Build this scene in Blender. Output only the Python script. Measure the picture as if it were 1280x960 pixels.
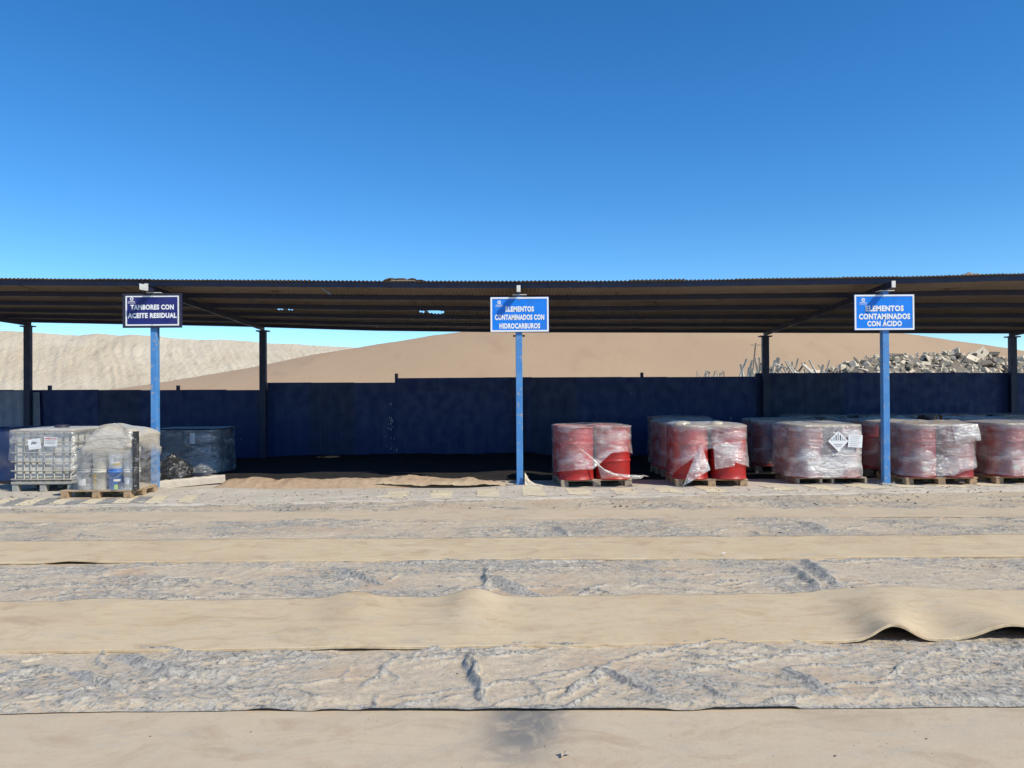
import bpy, bmesh, math, random
import numpy as np
from mathutils import Vector, Matrix, Euler

R = math.radians
random.seed(7)
for o in list(bpy.data.objects):
    bpy.data.objects.remove(o)
S = bpy.context.scene
COL = S.collection

# ------------------------------------------------------------------ camera
CAMH = 1.6
F = 960.0            # focal length in photo pixels (1280 wide)
cam_d = bpy.data.cameras.new('camera')
cam_d.sensor_width = 36.0
cam_d.lens = 27.0
cam_d.clip_start = 0.05
cam_d.clip_end = 6000
cam = bpy.data.objects.new('camera', cam_d)
COL.objects.link(cam)
cam.location = (0, 0, CAMH)
cam.rotation_euler = (Matrix.Rotation(R(90 + 0.42), 3, 'X') @ Matrix.Rotation(R(-0.36), 3, 'Z')).to_euler()
S.camera = cam

# ------------------------------------------------------------------ light
SUN = Vector((0.83, -0.60, 1.0)).normalized()      # towards the sun
W = bpy.data.worlds.new('World')
S.world = W
W.use_nodes = True
nt = W.node_tree
bg = nt.nodes['Background']
sky = nt.nodes.new('ShaderNodeTexSky')
sky.sky_type = 'NISHITA'
sky.sun_disc = False
sky.sun_elevation = math.asin(SUN.z)
sky.sun_rotation = math.atan2(SUN.x, SUN.y)
sky.altitude = 1500
sky.air_density = 1.0
sky.dust_density = 0.15
sky.ozone_density = 3.0
hs = nt.nodes.new('ShaderNodeHueSaturation')
hs.inputs['Saturation'].default_value = 1.30
nt.links.new(sky.outputs[0], hs.inputs['Color'])
tint = nt.nodes.new('ShaderNodeMix'); tint.data_type = 'RGBA'; tint.blend_type = 'MULTIPLY'
tint.inputs[0].default_value = 1.0
tint.inputs[7].default_value = (0.92, 1.11, 1.20, 1)
nt.links.new(hs.outputs[0], tint.inputs[6])
nt.links.new(tint.outputs[2], bg.inputs[0])
bg.inputs[1].default_value = 0.142
sl = bpy.data.lights.new('sun', 'SUN')
sl.energy = 5.0
sl.angle = R(0.53)
sl.color = (1.0, 0.94, 0.79)
so = bpy.data.objects.new('sun', sl)
COL.objects.link(so)
so.rotation_euler = SUN.to_track_quat('Z', 'Y').to_euler()
so.location = (20, -12, 30)
S.view_settings.view_transform = 'Standard'
S.view_settings.look = 'None'
S.view_settings.gamma = 1
S.view_settings.exposure = 0.0
S.view_settings.use_curve_mapping = False

# ------------------------------------------------------------------ helpers
def hz(px):
    return 487.0 - (px - 640) * 0.0063
def X_at(px, d):
    return (px - 640) / F * d
def Z_at(px, py, d):
    return CAMH + (hz(px) - py) / F * d

def _hash(ix, iy, s):
    n = (ix.astype(np.int64) * 374761393 + iy.astype(np.int64) * 668265263 + s * 982451653) & 0x7fffffff
    n = ((n ^ (n >> 13)) * 1274126177) & 0x7fffffff
    n = ((n ^ (n >> 15)) * 1103515245 + 12345) & 0x7fffffff
    return (n ^ (n >> 16)) % 65536 / 65535.0
def vnoise(x, y, s=0):
    x = np.asarray(x, float); y = np.asarray(y, float)
    ix = np.floor(x); iy = np.floor(y)
    fx = x - ix; fy = y - iy
    fx = fx * fx * fx * (fx * (fx * 6 - 15) + 10); fy = fy * fy * fy * (fy * (fy * 6 - 15) + 10)
    a = _hash(ix, iy, s); b = _hash(ix + 1, iy, s); c = _hash(ix, iy + 1, s); d = _hash(ix + 1, iy + 1, s)
    return (a * (1 - fx) + b * fx) * (1 - fy) + (c * (1 - fx) + d * fx) * fy
def fbm(x, y, s=0, o=4):
    t = 0; a = .5; n = 0
    for k in range(o):
        t = t + a * vnoise(x, y, s + 17 * k); n += a
        x = np.asarray(x) * 2.03 + 5.1; y = np.asarray(y) * 2.03 + 1.7; a *= .5
    return t / n
def ridge(x, y, s=0, p=3):
    return (1 - np.abs(2 * fbm(x, y, s, 3) - 1)) ** p
def smooth(a, b, x):
    t = np.clip((x - a) / (b - a), 0, 1)
    return t * t * (3 - 2 * t)

def link(o, parent=None):
    COL.objects.link(o)
    if parent is not None:
        o.parent = parent
    return o
def tag(o, label=None, cat=None, group=None, kind=None):
    if label: o['label'] = label
    if cat: o['category'] = cat
    if group: o['group'] = group
    if kind: o['kind'] = kind
    return o
def empty(name, loc=(0, 0, 0), rz=0):
    o = bpy.data.objects.new(name, None)
    o.empty_display_size = .2
    o.location = loc; o.rotation_euler = (0, 0, rz)
    return link(o)
def mesh_obj(name, me, m, parent=None, smooth_=False):
    me.materials.clear(); me.materials.append(m)
    if smooth_:
        me.polygons.foreach_set('use_smooth', [True] * len(me.polygons))
    return link(bpy.data.objects.new(name, me), parent)
def bm_obj(name, bm, m, parent=None, smooth_=False):
    me = bpy.data.meshes.new(name)
    bm.normal_update()
    bm.to_mesh(me); bm.free()
    return mesh_obj(name, me, m, parent, smooth_)
def copy_tree(o, parent=None):
    c = o.copy(); COL.objects.link(c); c.parent = parent
    for ch in o.children:
        copy_tree(ch, c)
    return c
def bbox(bm, x0, x1, y0, y1, z0, z1, bev=0, M=None):
    vs = [bm.verts.new((x, y, z)) for z in (z0, z1) for y in (y0, y1) for x in (x0, x1)]
    fs = [bm.faces.new([vs[i] for i in q]) for q in ((0, 2, 3, 1), (4, 5, 7, 6), (0, 1, 5, 4), (2, 6, 7, 3), (0, 4, 6, 2), (1, 3, 7, 5))]
    if bev:
        es = list({e for f in fs for e in f.edges})
        r = bmesh.ops.bevel(bm, geom=es, offset=bev, segments=1, affect='EDGES', profile=.5)
        vs = list({v for f in r['faces'] for v in f.verts} | {v for v in vs if v.is_valid})
    if M is not None:
        for v in vs:
            if v.is_valid: v.co = M @ v.co
    return vs
def box_obj(name, x0, x1, y0, y1, z0, z1, m, parent=None, bev=0):
    bm = bmesh.new(); bbox(bm, x0, x1, y0, y1, z0, z1, bev)
    return bm_obj(name, bm, m, parent)
def tube(bm, pts, r, n=8, cap=True):
    pts = [Vector(p) for p in pts]
    rings = []
    for i, p in enumerate(pts):
        t = (pts[min(i + 1, len(pts) - 1)] - pts[max(i - 1, 0)]).normalized()
        u = t.cross(Vector((0, 0, 1)) if abs(t.z) < .9 else Vector((1, 0, 0))).normalized()
        v = t.cross(u)
        rr = r[i] if isinstance(r, (list, tuple)) else r
        rings.append([bm.verts.new(p + u * math.cos(2 * math.pi * k / n) * rr + v * math.sin(2 * math.pi * k / n) * rr) for k in range(n)])
    for a, b in zip(rings, rings[1:]):
        for k in range(n):
            f = bm.faces.new((a[k], a[(k + 1) % n], b[(k + 1) % n], b[k])); f.smooth = True
    if cap:
        bm.faces.new(rings[0]); bm.faces.new(rings[-1][::-1])
def lathe(bm, prof, n=32):
    rings = [[bm.verts.new((r * math.cos(2 * math.pi * k / n), r * math.sin(2 * math.pi * k / n), z)) for k in range(n)] for r, z in prof]
    for a, b in zip(rings, rings[1:]):
        for k in range(n):
            f = bm.faces.new((a[k], a[(k + 1) % n], b[(k + 1) % n], b[k])); f.smooth = True
    return rings
def grid_mesh(name, XX, YY, ZZ, closed_u=False, attrs=None, mask=None):
    """XX,YY,ZZ arrays (rows, cols) -> quad mesh"""
    nr, nc = XX.shape
    co = np.stack([XX, YY, ZZ], -1).reshape(-1, 3)
    idx = np.arange(nr * nc).reshape(nr, nc)
    if closed_u:
        nx = np.roll(idx, -1, axis=1)
        q = np.stack([idx[:-1], nx[:-1], nx[1:], idx[1:]], -1).reshape(-1, 4)
    else:
        q = np.stack([idx[:-1, :-1], idx[:-1, 1:], idx[1:, 1:], idx[1:, :-1]], -1).reshape(-1, 4)
    if mask is not None:
        q = q[mask.reshape(-1)]
    me = bpy.data.meshes.new(name)
    me.vertices.add(len(co)); me.vertices.foreach_set('co', co.ravel())
    me.loops.add(len(q) * 4); me.loops.foreach_set('vertex_index', q.ravel().astype(np.int32))
    me.polygons.add(len(q)); me.polygons.foreach_set('loop_start', np.arange(0, len(q) * 4, 4, dtype=np.int32))
    me.update(calc_edges=True)
    for k, a in (attrs or {}).items():
        at = me.attributes.new(k, 'FLOAT', 'POINT')
        at.data.foreach_set('value', np.ascontiguousarray(a, dtype=np.float32).ravel())
    me.validate()
    return me

# ------------------------------------------------------------------ materials
MATS = {}
class NT:
    def __init__(s, name):
        s.m = bpy.data.materials.new(name); s.m.use_nodes = True
        s.t = s.m.node_tree; s.p = s.t.nodes['Principled BSDF']; s.out = s.t.nodes['Material Output']
        s.tc = s.t.nodes.new('ShaderNodeTexCoord'); MATS[name] = s.m
    def n(s, ty, **kw):
        x = s.t.nodes.new(ty)
        for k, v in kw.items(): setattr(x, k, v)
        return x
    def l(s, a, b): s.t.links.new(a, b)
    def mapping(s, scale=(1, 1, 1), rot=(0, 0, 0), src='Object'):
        mp = s.n('ShaderNodeMapping'); mp.inputs['Scale'].default_value = scale; mp.inputs['Rotation'].default_value = rot
        s.l(s.tc.outputs[src], mp.inputs[0]); return mp.outputs[0]
    def noise(s, scale, detail=5, rough=.55, dist=0, vec=None):
        x = s.n('ShaderNodeTexNoise'); x.inputs['Scale'].default_value = scale; x.inputs['Detail'].default_value = detail
        x.inputs['Roughness'].default_value = rough; x.inputs['Distortion'].default_value = dist
        s.l(vec if vec is not None else s.tc.outputs['Object'], x.inputs['Vector']); return x.outputs['Fac']
    def ramp(s, fac, a, b, ca=0., cb=1.):
        x = s.n('ShaderNodeMapRange'); x.inputs[1].default_value = a; x.inputs[2].default_value = b
        x.inputs[3].default_value = ca; x.inputs[4].default_value = cb; x.interpolation_type = 'SMOOTHSTEP'
        s.l(fac, x.inputs[0]); return x.outputs[0]
    def mix(s, fac, a, b):
        x = s.n('ShaderNodeMix', data_type='RGBA')
        for v, i in ((fac, 0), (a, 6), (b, 7)):
            if hasattr(v, 'links'): s.l(v, x.inputs[i])
            elif i == 0: x.inputs[0].default_value = v
            else: x.inputs[i].default_value = (*v, 1)
        return x.outputs[2]
    def math(s, op, a, b):
        x = s.n('ShaderNodeMath', operation=op)
        for v, i in ((a, 0), (b, 1)):
            if hasattr(v, 'links'): s.l(v, x.inputs[i])
            else: x.inputs[i].default_value = v
        return x.outputs[0]
    def bump(s, h, strength=.3, dist=.01, prev=None):
        x = s.n('ShaderNodeBump'); x.inputs['Strength'].default_value = strength; x.inputs['Distance'].default_value = dist
        s.l(h, x.inputs['Height'])
        if prev is not None: s.l(prev, x.inputs['Normal'])
        return x.outputs[0]
    def attr(s, name):
        x = s.n('ShaderNodeAttribute'); x.attribute_name = name; return x.outputs['Fac']
    def up(s):
        g = s.n('ShaderNodeNewGeometry'); sp = s.n('ShaderNodeSeparateXYZ'); s.l(g.outputs['Normal'], sp.inputs[0]); return sp.outputs[2]
    def color(s, c):
        if hasattr(c, 'links'): s.l(c, s.p.inputs['Base Color'])
        else: s.p.inputs['Base Color'].default_value = (*c, 1)
    def fin(s, rough=.6, metal=0., normal=None, spec=.4):
        if hasattr(rough, 'links'): s.l(rough, s.p.inputs['Roughness'])
        else: s.p.inputs['Roughness'].default_value = rough
        s.p.inputs['Metallic'].default_value = metal
        s.p.inputs['Specular IOR Level'].default_value = spec
        if normal is not None: s.l(normal, s.p.inputs['Normal'])
        return s.m

DUST = (0.50, 0.415, 0.315)
def paint(name, c, c2=None, rough=.45, wear=(0.3, .25, .2), wamt=.62, dust=0.5, scale=6, metal=0, bumpd=.004):
    """painted surface with blotches, chipped wear and dust lying on top faces"""
    s = NT(name)
    c2 = c2 or tuple(v * .8 for v in c)
    base = s.mix(s.ramp(s.noise(scale, 4), .35, .65), c, c2)
    base = s.mix(s.ramp(s.noise(scale * 3.1, 6, .65), wamt, wamt + .06), base, wear)
    d = s.math('MULTIPLY', s.ramp(s.up(), .3, .95), s.ramp(s.noise(scale * 1.3, 4), .25, .7, .35, 1))
    d = s.math('MULTIPLY', d, dust)
    base = s.mix(d, base, DUST)
    s.color(base)
    return s.fin(s.ramp(s.noise(scale * 2, 3), .3, .7, rough - .1, rough + .15), metal, s.bump(s.noise(scale * 5, 4), .25, bumpd))

m_postblue = paint('post_blue_paint', (0.06, 0.215, 0.51), (0.08, 0.25, 0.55), .45, (0.30, 0.30, 0.31), .58, .3, 5)
m_frame = paint('dark_steel_paint', (0.018, 0.024, 0.06), (0.026, 0.030, 0.06), .5, (0.10, 0.06, 0.04), .66, .4, 4)
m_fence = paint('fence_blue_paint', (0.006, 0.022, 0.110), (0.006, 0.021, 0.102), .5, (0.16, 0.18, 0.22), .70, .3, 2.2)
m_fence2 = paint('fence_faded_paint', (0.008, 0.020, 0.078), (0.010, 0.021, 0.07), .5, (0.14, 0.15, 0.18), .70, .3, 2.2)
m_red = paint('drum_red_paint', (0.42, 0.022, 0.017), (0.32, 0.019, 0.016), .36, (0.10, 0.05, 0.045), .66, .75, 5)
m_red2 = paint('drum_dull_red_paint', (0.26, 0.026, 0.026), (0.20, 0.03, 0.03), .45, (0.08, 0.05, 0.045), .60, .75, 5)
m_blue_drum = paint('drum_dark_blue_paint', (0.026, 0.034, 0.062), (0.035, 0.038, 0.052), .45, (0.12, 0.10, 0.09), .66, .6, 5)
m_white_paint = paint('white_end_paint', (0.74, 0.72, 0.66), (0.62, 0.60, 0.55), .5, (0.35, 0.28, 0.2), .68, .2, 9)
m_cage = paint('galvanised_cage', (0.36, 0.35, 0.32), (0.30, 0.295, 0.275), .5, (0.30, 0.22, 0.16), .66, .5, 9)
m_greysheet = paint('grey_plastic_sheet', (0.26, 0.27, 0.33), (0.21, 0.22, 0.28), .5, (0.36, 0.36, 0.38), .68, .3, 3)

def wood(name, c1, c2):
    s = NT(name)
    v = s.mapping((3, 30, 30))
    g = s.noise(3, 6, .6, .6, v)
    base = s.mix(s.ramp(g, .3, .7), c1, c2)
    base = s.mix(s.math('MULTIPLY', s.ramp(s.up(), .3, .9), .6), base, DUST)
    base = s.mix(s.ramp(s.noise(5, 4), .58, .72), base, (0.20, 0.15, 0.10))
    s.color(base)
    return s.fin(.8, 0, s.bump(g, .4, .004))
m_wood = wood('pallet_wood', (0.46, 0.32, 0.19), (0.34, 0.22, 0.12))
m_wood_grey = wood('weathered_wood', (0.36, 0.29, 0.22), (0.24, 0.19, 0.14))

def plastic_liner():
    s = NT('dusty_plastic_liner')
    bare = s.attr('bare')          # 0 dusty hollow .. 1 rubbed-clean crease
    n1 = s.noise(2.6, 6, .62, 1.2, s.mapping((1.0, 2.0, 1.0), (0, 0, .25)))
    n2 = s.noise(12.0, 8, .72, 1.8, s.mapping((1.6, 1.0, 1.0), (0, 0, -.6)))
    n3 = s.noise(42, 6, .7, 1.0)
    pale = s.mix(s.ramp(n2, .36, .64), (0.46, 0.37, 0.26), (0.57, 0.47, 0.345))
    warm = s.mix(s.ramp(s.noise(1.3, 5, .6), .48, .70), pale, (0.49, 0.355, 0.235))
    light = s.mix(s.ramp(n3, .35, .65), (0.355, 0.325, 0.275), (0.56, 0.50, 0.41))
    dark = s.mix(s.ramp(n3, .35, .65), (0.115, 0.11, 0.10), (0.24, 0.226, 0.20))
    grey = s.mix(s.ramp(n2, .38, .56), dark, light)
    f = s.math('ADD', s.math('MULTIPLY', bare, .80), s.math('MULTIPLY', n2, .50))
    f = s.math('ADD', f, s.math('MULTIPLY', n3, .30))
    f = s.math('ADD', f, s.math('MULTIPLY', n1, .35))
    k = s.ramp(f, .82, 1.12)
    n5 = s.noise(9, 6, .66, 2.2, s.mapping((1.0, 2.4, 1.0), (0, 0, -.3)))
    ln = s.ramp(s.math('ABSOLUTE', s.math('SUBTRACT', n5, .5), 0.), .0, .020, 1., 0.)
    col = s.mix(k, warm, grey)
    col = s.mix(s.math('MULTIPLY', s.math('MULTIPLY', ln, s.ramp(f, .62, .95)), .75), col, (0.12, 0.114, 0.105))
    s.color(col)
    return s.fin(s.ramp(f, .6, 1.1, .85, .45), 0, s.bump(n3, .35, .006, s.bump(n2, .35, .012)), .3)
m_liner = plastic_liner()

def belt_mat(name, c1, c2, warmc):
    s = NT(name)
    v = s.mapping((1, 2.6, 1), (0, 0, .12))
    n1 = s.noise(1.3, 5, .6, .4)
    n2 = s.noise(5, 6, .65, .3, v)
    base = s.mix(s.ramp(n1, .32, .68), c1, c2)
    base = s.mix(s.math('MULTIPLY', s.ramp(n2, .48, .72), .6), base, warmc)
    n6 = s.noise(2.1, 7, .7, 1.0, s.mapping((1, 1.6, 1)))
    base = s.mix(s.math('MULTIPLY', s.ramp(n6, .48, .70), .75), base, tuple(v * .84 for v in warmc))
    n7 = s.noise(3.3, 7, .7, .8, s.mapping((1, 2.2, 1), (0, 0, .3)))
    base = s.mix(s.math('MULTIPLY', s.ramp(n7, .52, .72), .65), base, (0.42, 0.37, 0.30))
    base = s.mix(s.math('MULTIPLY', s.ramp(s.noise(26, 6, .75), .5, .75), .35), base, tuple(v * .7 for v in c1))
    sp = s.n('ShaderNodeTexVoronoi'); sp.inputs['Scale'].default_value = 16; s.l(s.tc.outputs['Object'], sp.inputs['Vector'])
    base = s.mix(s.math('MULTIPLY', s.ramp(sp.outputs['Distance'], .05, .09, 1, 0), s.ramp(s.noise(2.2, 2), .52, .62)), base, (0.26, 0.18, 0.12))
    st = s.attr('stain')
    stn = s.math('MULTIPLY', st, s.ramp(s.noise(6, 7, .7, 1.), .25, .58))
    base = s.mix(stn, base, (0.20, 0.185, 0.165))
    s.color(base)
    fine = s.noise(55, 7, .72)
    return s.fin(.85, 0, s.bump(fine, .45, .005, s.bump(n6, .35, .012)), .25)
m_belt = belt_mat('sandy_belt_rubber', (0.54, 0.415, 0.265), (0.58, 0.46, 0.30), (0.49, 0.345, 0.21))
m_belt2 = belt_mat('pale_sandy_belt_rubber', (0.54, 0.43, 0.30), (0.50, 0.405, 0.29), (0.485, 0.355, 0.235))

def soil(name, c1, c2, c3, sc=1.0, bd=.02):
    s = NT(name)
    n1 = s.noise(.8 * sc, 6, .62, .4); n2 = s.noise(6 * sc, 7, .68, .3); n3 = s.noise(40 * sc, 4, .6)
    base = s.mix(s.ramp(n1, .35, .65), c1, c2)
    base = s.mix(s.math('MULTIPLY', s.ramp(n2, .5, .7), .8), base, c3)
    s.color(base)
    return s.fin(.92, 0, s.bump(n3, .4, bd * .4, s.bump(n2, .5, bd)), .2)
m_ground = soil('desert_ground', (0.47, 0.40, 0.31), (0.42, 0.35, 0.265), (0.36, 0.30, 0.23))
m_apron = soil('dusty_concrete', (0.50, 0.44, 0.365), (0.45, 0.40, 0.335), (0.36, 0.32, 0.275), 2.0, .012)
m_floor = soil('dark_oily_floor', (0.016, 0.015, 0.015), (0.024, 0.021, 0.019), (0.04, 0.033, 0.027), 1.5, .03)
m_brown = soil('brown_sand_tarp', (0.36, 0.25, 0.165), (0.42, 0.31, 0.21), (0.27, 0.18, 0.115), 2.0, .02)
m_tan = soil('tan_sheet', (0.46, 0.345, 0.225), (0.50, 0.385, 0.26), (0.36, 0.25, 0.16), 2.0, .015)
m_rubble = soil('broken_concrete', (0.64, 0.55, 0.42), (0.56, 0.475, 0.355), (0.44, 0.36, 0.26), 3.0, .015)
m_rubble_d = soil('dirty_broken_concrete', (0.24, 0.20, 0.155), (0.19, 0.16, 0.125), (0.13, 0.11, 0.09), 3.0, .015)

def hill_mat():
    s = NT('brown_hill_soil')
    v = s.mapping((1, .25, 1), (0, 0, .5))
    n1 = s.noise(.02, 5, .6); n2 = s.noise(.22, 6, .65, .5, v); n3 = s.noise(1.6, 4, .6)
    base = s.mix(s.ramp(n1, .35, .65), (0.39, 0.273, 0.175), (0.42, 0.294, 0.188))
    base = s.mix(s.math('MULTIPLY', s.ramp(n2, .5, .72), .55), base, (0.36, 0.24, 0.152))
    s.color(base)
    return s.fin(.95, 0, s.bump(n3, .3, .12), .15)
m_hill = hill_mat()
def bank_mat():
    s = NT('pale_tailings')
    v = s.mapping((.32, .10, .10), (0, 0, 0))
    n1 = s.noise(.035, 5, .6); n2 = s.noise(.6, 6, .65, .4, s.mapping((1, .3, .35))); n3 = s.noise(.55, 7, .75)
    base = s.mix(s.ramp(n1, .35, .65), (0.60, 0.52, 0.40), (0.53, 0.445, 0.33))
    base = s.mix(s.math('MULTIPLY', s.ramp(n2, .5, .68), .7), base, (0.43, 0.355, 0.27))
    s.color(base)
    return s.fin(.95, 0, s.bump(n3, .7, 1.0), .15)
m_bank = bank_mat()

def roof_mat():
    s = NT('weathered_roof_sheet')
    n1 = s.noise(.9, 5, .6); n2 = s.noise(2.4, 6, .65, .6); n3 = s.noise(12, 4)
    base = s.mix(s.ramp(n1, .35, .65), (0.24, 0.19, 0.145), (0.29, 0.24, 0.19))
    base = s.mix(s.ramp(n2, .60, .70), base, (0.075, 0.038, 0.024))
    base = s.mix(s.math('MULTIPLY', s.ramp(n3, .5, .7), .4), base, (0.27, 0.23, 0.19))
    s.color(base)
    return s.fin(.75, 0.1, s.bump(n3, .2, .004), .3)
m_roof = roof_mat()

def flat(name, c, rough=.5, var=.12, sc=12, dust=0.):
    s = NT(name)
    base = s.mix(s.ramp(s.noise(sc, 4), .35, .65), c, tuple(v * (1 - var) for v in c))
    if dust:
        base = s.mix(s.math('MULTIPLY', s.ramp(s.noise(sc * .7, 5, .65), .4, .75), dust), base, DUST)
    s.color(base)
    return s.fin(rough, 0, s.bump(s.noise(sc * 4, 3), .1, .002))
m_sign_blue = flat('sign_blue', (0.006, 0.21, 0.80), .35, .15, 4, .05)
m_sign_navy = flat('sign_navy', (0.014, 0.018, 0.16), .35, .15, 4, .06)
m_sign_white = flat('sign_white', (0.82, 0.82, 0.82), .4, .05)
m_sign_black = flat('sign_edge_black', (0.03, 0.03, 0.05), .5, .2)
m_paper = flat('paper_white', (0.80, 0.80, 0.80), .7, .05)
m_ink = flat('ink_dark', (0.03, 0.03, 0.05), .6, .1)
m_redink = flat('ink_red', (0.55, 0.12, 0.12), .6, .1)
m_card = flat('cardboard', (0.42, 0.30, 0.18), .8, .2)
m_ibc = flat('dusty_hdpe', (0.66, 0.63, 0.56), .45, .14, 3, .4)
m_pail_white = flat('pail_white', (0.72, 0.70, 0.66), .4, .1, 6, .25)
m_pail_grey = flat('pail_grey', (0.33, 0.33, 0.33), .45, .15, 6, .3)
m_pail_blue = flat('pail_blue', (0.015, 0.16, 0.55), .35, .12, 6, .1)
m_pail_cream = flat('pail_cream', (0.66, 0.60, 0.48), .45, .12, 6, .25)
m_lab_yellow = flat('label_yellow', (0.62, 0.40, 0.06), .5, .15)
m_lab_green = flat('label_green', (0.42, 0.62, 0.08), .5, .15)
m_tarp_blue = flat('blue_tarp', (0.018, 0.04, 0.13), .5, .25, 3, .15)
m_hose = flat('black_hose', (0.05, 0.05, 0.05), .5, .2)
m_stake = flat('bleached_timber', (0.78, 0.72, 0.62), .8, .25, 6)
def stripe_mat():
    s = NT('worn_yellow_paint')
    n = s.noise(3.5, 6, .65, .5); n2 = s.noise(22, 5, .65)
    base = s.mix(s.ramp(n2, .35, .65), (0.60, 0.51, 0.335), (0.56, 0.48, 0.35))
    base = s.mix(s.ramp(s.math('ADD', s.math('MULTIPLY', n, .7), s.math('MULTIPLY', n2, .3)), .47, .60), base, (0.50, 0.435, 0.35))
    s.color(base); return s.fin(.85, 0, s.bump(n2, .3, .004), .2)
m_yellow = stripe_mat()
def stripe_dark():
    s = NT('worn_grey_paint')
    n = s.noise(3.5, 6, .65, .5); n2 = s.noise(22, 5, .65)
    base = s.mix(s.ramp(n2, .35, .65), (0.20, 0.195, 0.19), (0.27, 0.26, 0.245))
    base = s.mix(s.ramp(n, .52, .64), base, (0.47, 0.41, 0.33))
    s.color(base); return s.fin(.85, 0, s.bump(n2, .3, .004), .2)
m_greypaint = stripe_dark()

def film_mat(name, lo, hi, dustc, rough=.22):
    s = NT(name)
    dust = s.attr('dust')
    v = s.mapping((1.3, 1.3, 3.6), (.25, .2, .4))
    v2 = s.mapping((1, 1, 5), (.5, .3, 0))
    n1 = s.noise(1.5, 4, .55, 1.0, v); n2 = s.noise(3.2, 5, .6, 2.0, v2)
    cr = s.ramp(s.math('ABSOLUTE', s.math('SUBTRACT', n2, .5), 0.), .0, .022, 1., 0.)
    f = s.math('ADD', s.ramp(n1, .38, .66, lo, hi), s.math('MULTIPLY', cr, .22))
    f = s.math('MAXIMUM', f, dust)
    col = s.mix(s.ramp(s.math('ADD', dust, s.math('MULTIPLY', n2, .3)), .25, .8), (0.82, 0.80, 0.77), dustc)
    s.color(col)
    nrm = s.bump(n2, .55, .05, s.bump(n1, .5, .06))
    s.fin(rough, 0, nrm, .9)
    tr = s.n('ShaderNodeBsdfTransparent')
    mx = s.n('ShaderNodeMixShader')
    s.l(f, mx.inputs[0]); s.l(tr.outputs[0], mx.inputs[1]); s.l(s.p.outputs[0], mx.inputs[2])
    gl = s.n('ShaderNodeBsdfGlossy'); gl.inputs['Roughness'].default_value = .11; gl.inputs['Color'].default_value = (1, 1, 1, 1); s.l(nrm, gl.inputs['Normal'])
    mg = s.n('ShaderNodeMixShader'); mg.inputs[0].default_value = .09
    s.l(mx.outputs[0], mg.inputs[1]); s.l(gl.outputs[0], mg.inputs[2])
    s.l(mg.outputs[0], s.out.inputs['Surface'])
    return s.m
m_film = film_mat('stretch_film', .05, .34, (0.56, 0.48, 0.38), .16)
m_film_heavy = film_mat('layered_stretch_film', .20, .66, (0.58, 0.50, 0.39), .2)
m_film_dusty = film_mat('dusty_wrapping_film', .02, .22, (0.63, 0.56, 0.455), .24)
def bag_mat():
    s = NT('black_bag_plastic')
    n = s.noise(7, 5, .6, 1.2)
    s.color(s.mix(s.ramp(n, .5, .75), (0.022, 0.022, 0.024), (0.10, 0.095, 0.085)))
    return s.fin(.22, 0, s.bump(n, .9, .05), .6)
m_bag = bag_mat()

# ================================================================== SETTING
# ground to the horizon
def ground_sheet():
    xs = np.concatenate([[-3000, -800, -250], np.linspace(-90, 90, 37), [250, 800, 3000]])
    ys = np.concatenate([[-800, -200, -40], np.linspace(-8, 110, 40), [250, 800, 3500]])
    XX, YY = np.meshgrid(xs, ys)
    ZZ = np.zeros_like(XX)
    o = mesh_obj('ground', grid_mesh('ground', XX, YY, ZZ), m_ground)
    tag(o, kind='structure')
ground_sheet()

# brown hill behind the fence
def hill():
    px = np.array([0, 60, 135, 190, 320, 400, 450, 540, 640, 760, 900, 1040, 1155, 1240, 1280, 1400, 1600, 1900])
    py = np.array([497, 494, 487, 478.5, 457, 440.5, 433, 418, 406, 398, 396, 404, 418.5, 431, 437, 456, 484, 488])
    D = 170.0
    rx = (px - 640) / F * D
    rz = CAMH + (487.0 - (px - 640) * 0.0063 - py) / F * D
    rz = np.maximum(rz, -2)
    xs = np.linspace(-115, 225, 240); ys = np.linspace(118, 300, 110)
    XX, YY = np.meshgrid(xs, ys)
    RZ = np.interp(XX, rx, rz)
    k = np.ones(9) / 9
    t = (YY - 126) / (D - 126)
    front = np.clip(t, 0, 1)
    prof = np.where(t <= 1, front, 1 - (YY - D) / 60.0)
    prof = np.maximum(prof, -0.1)
    ZZ = RZ * prof - .2 + (fbm(XX * .05, YY * .05, 3) - .5) * .35 * front + (fbm(XX * .4, YY * .4, 8) - .5) * .12
    ZZ = np.where(t < 0, -.4, ZZ)
    o = mesh_obj('hill', grid_mesh('hill', XX, YY, ZZ), m_hill, smooth_=True)
    tag(o, kind='structure')
hill()

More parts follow.
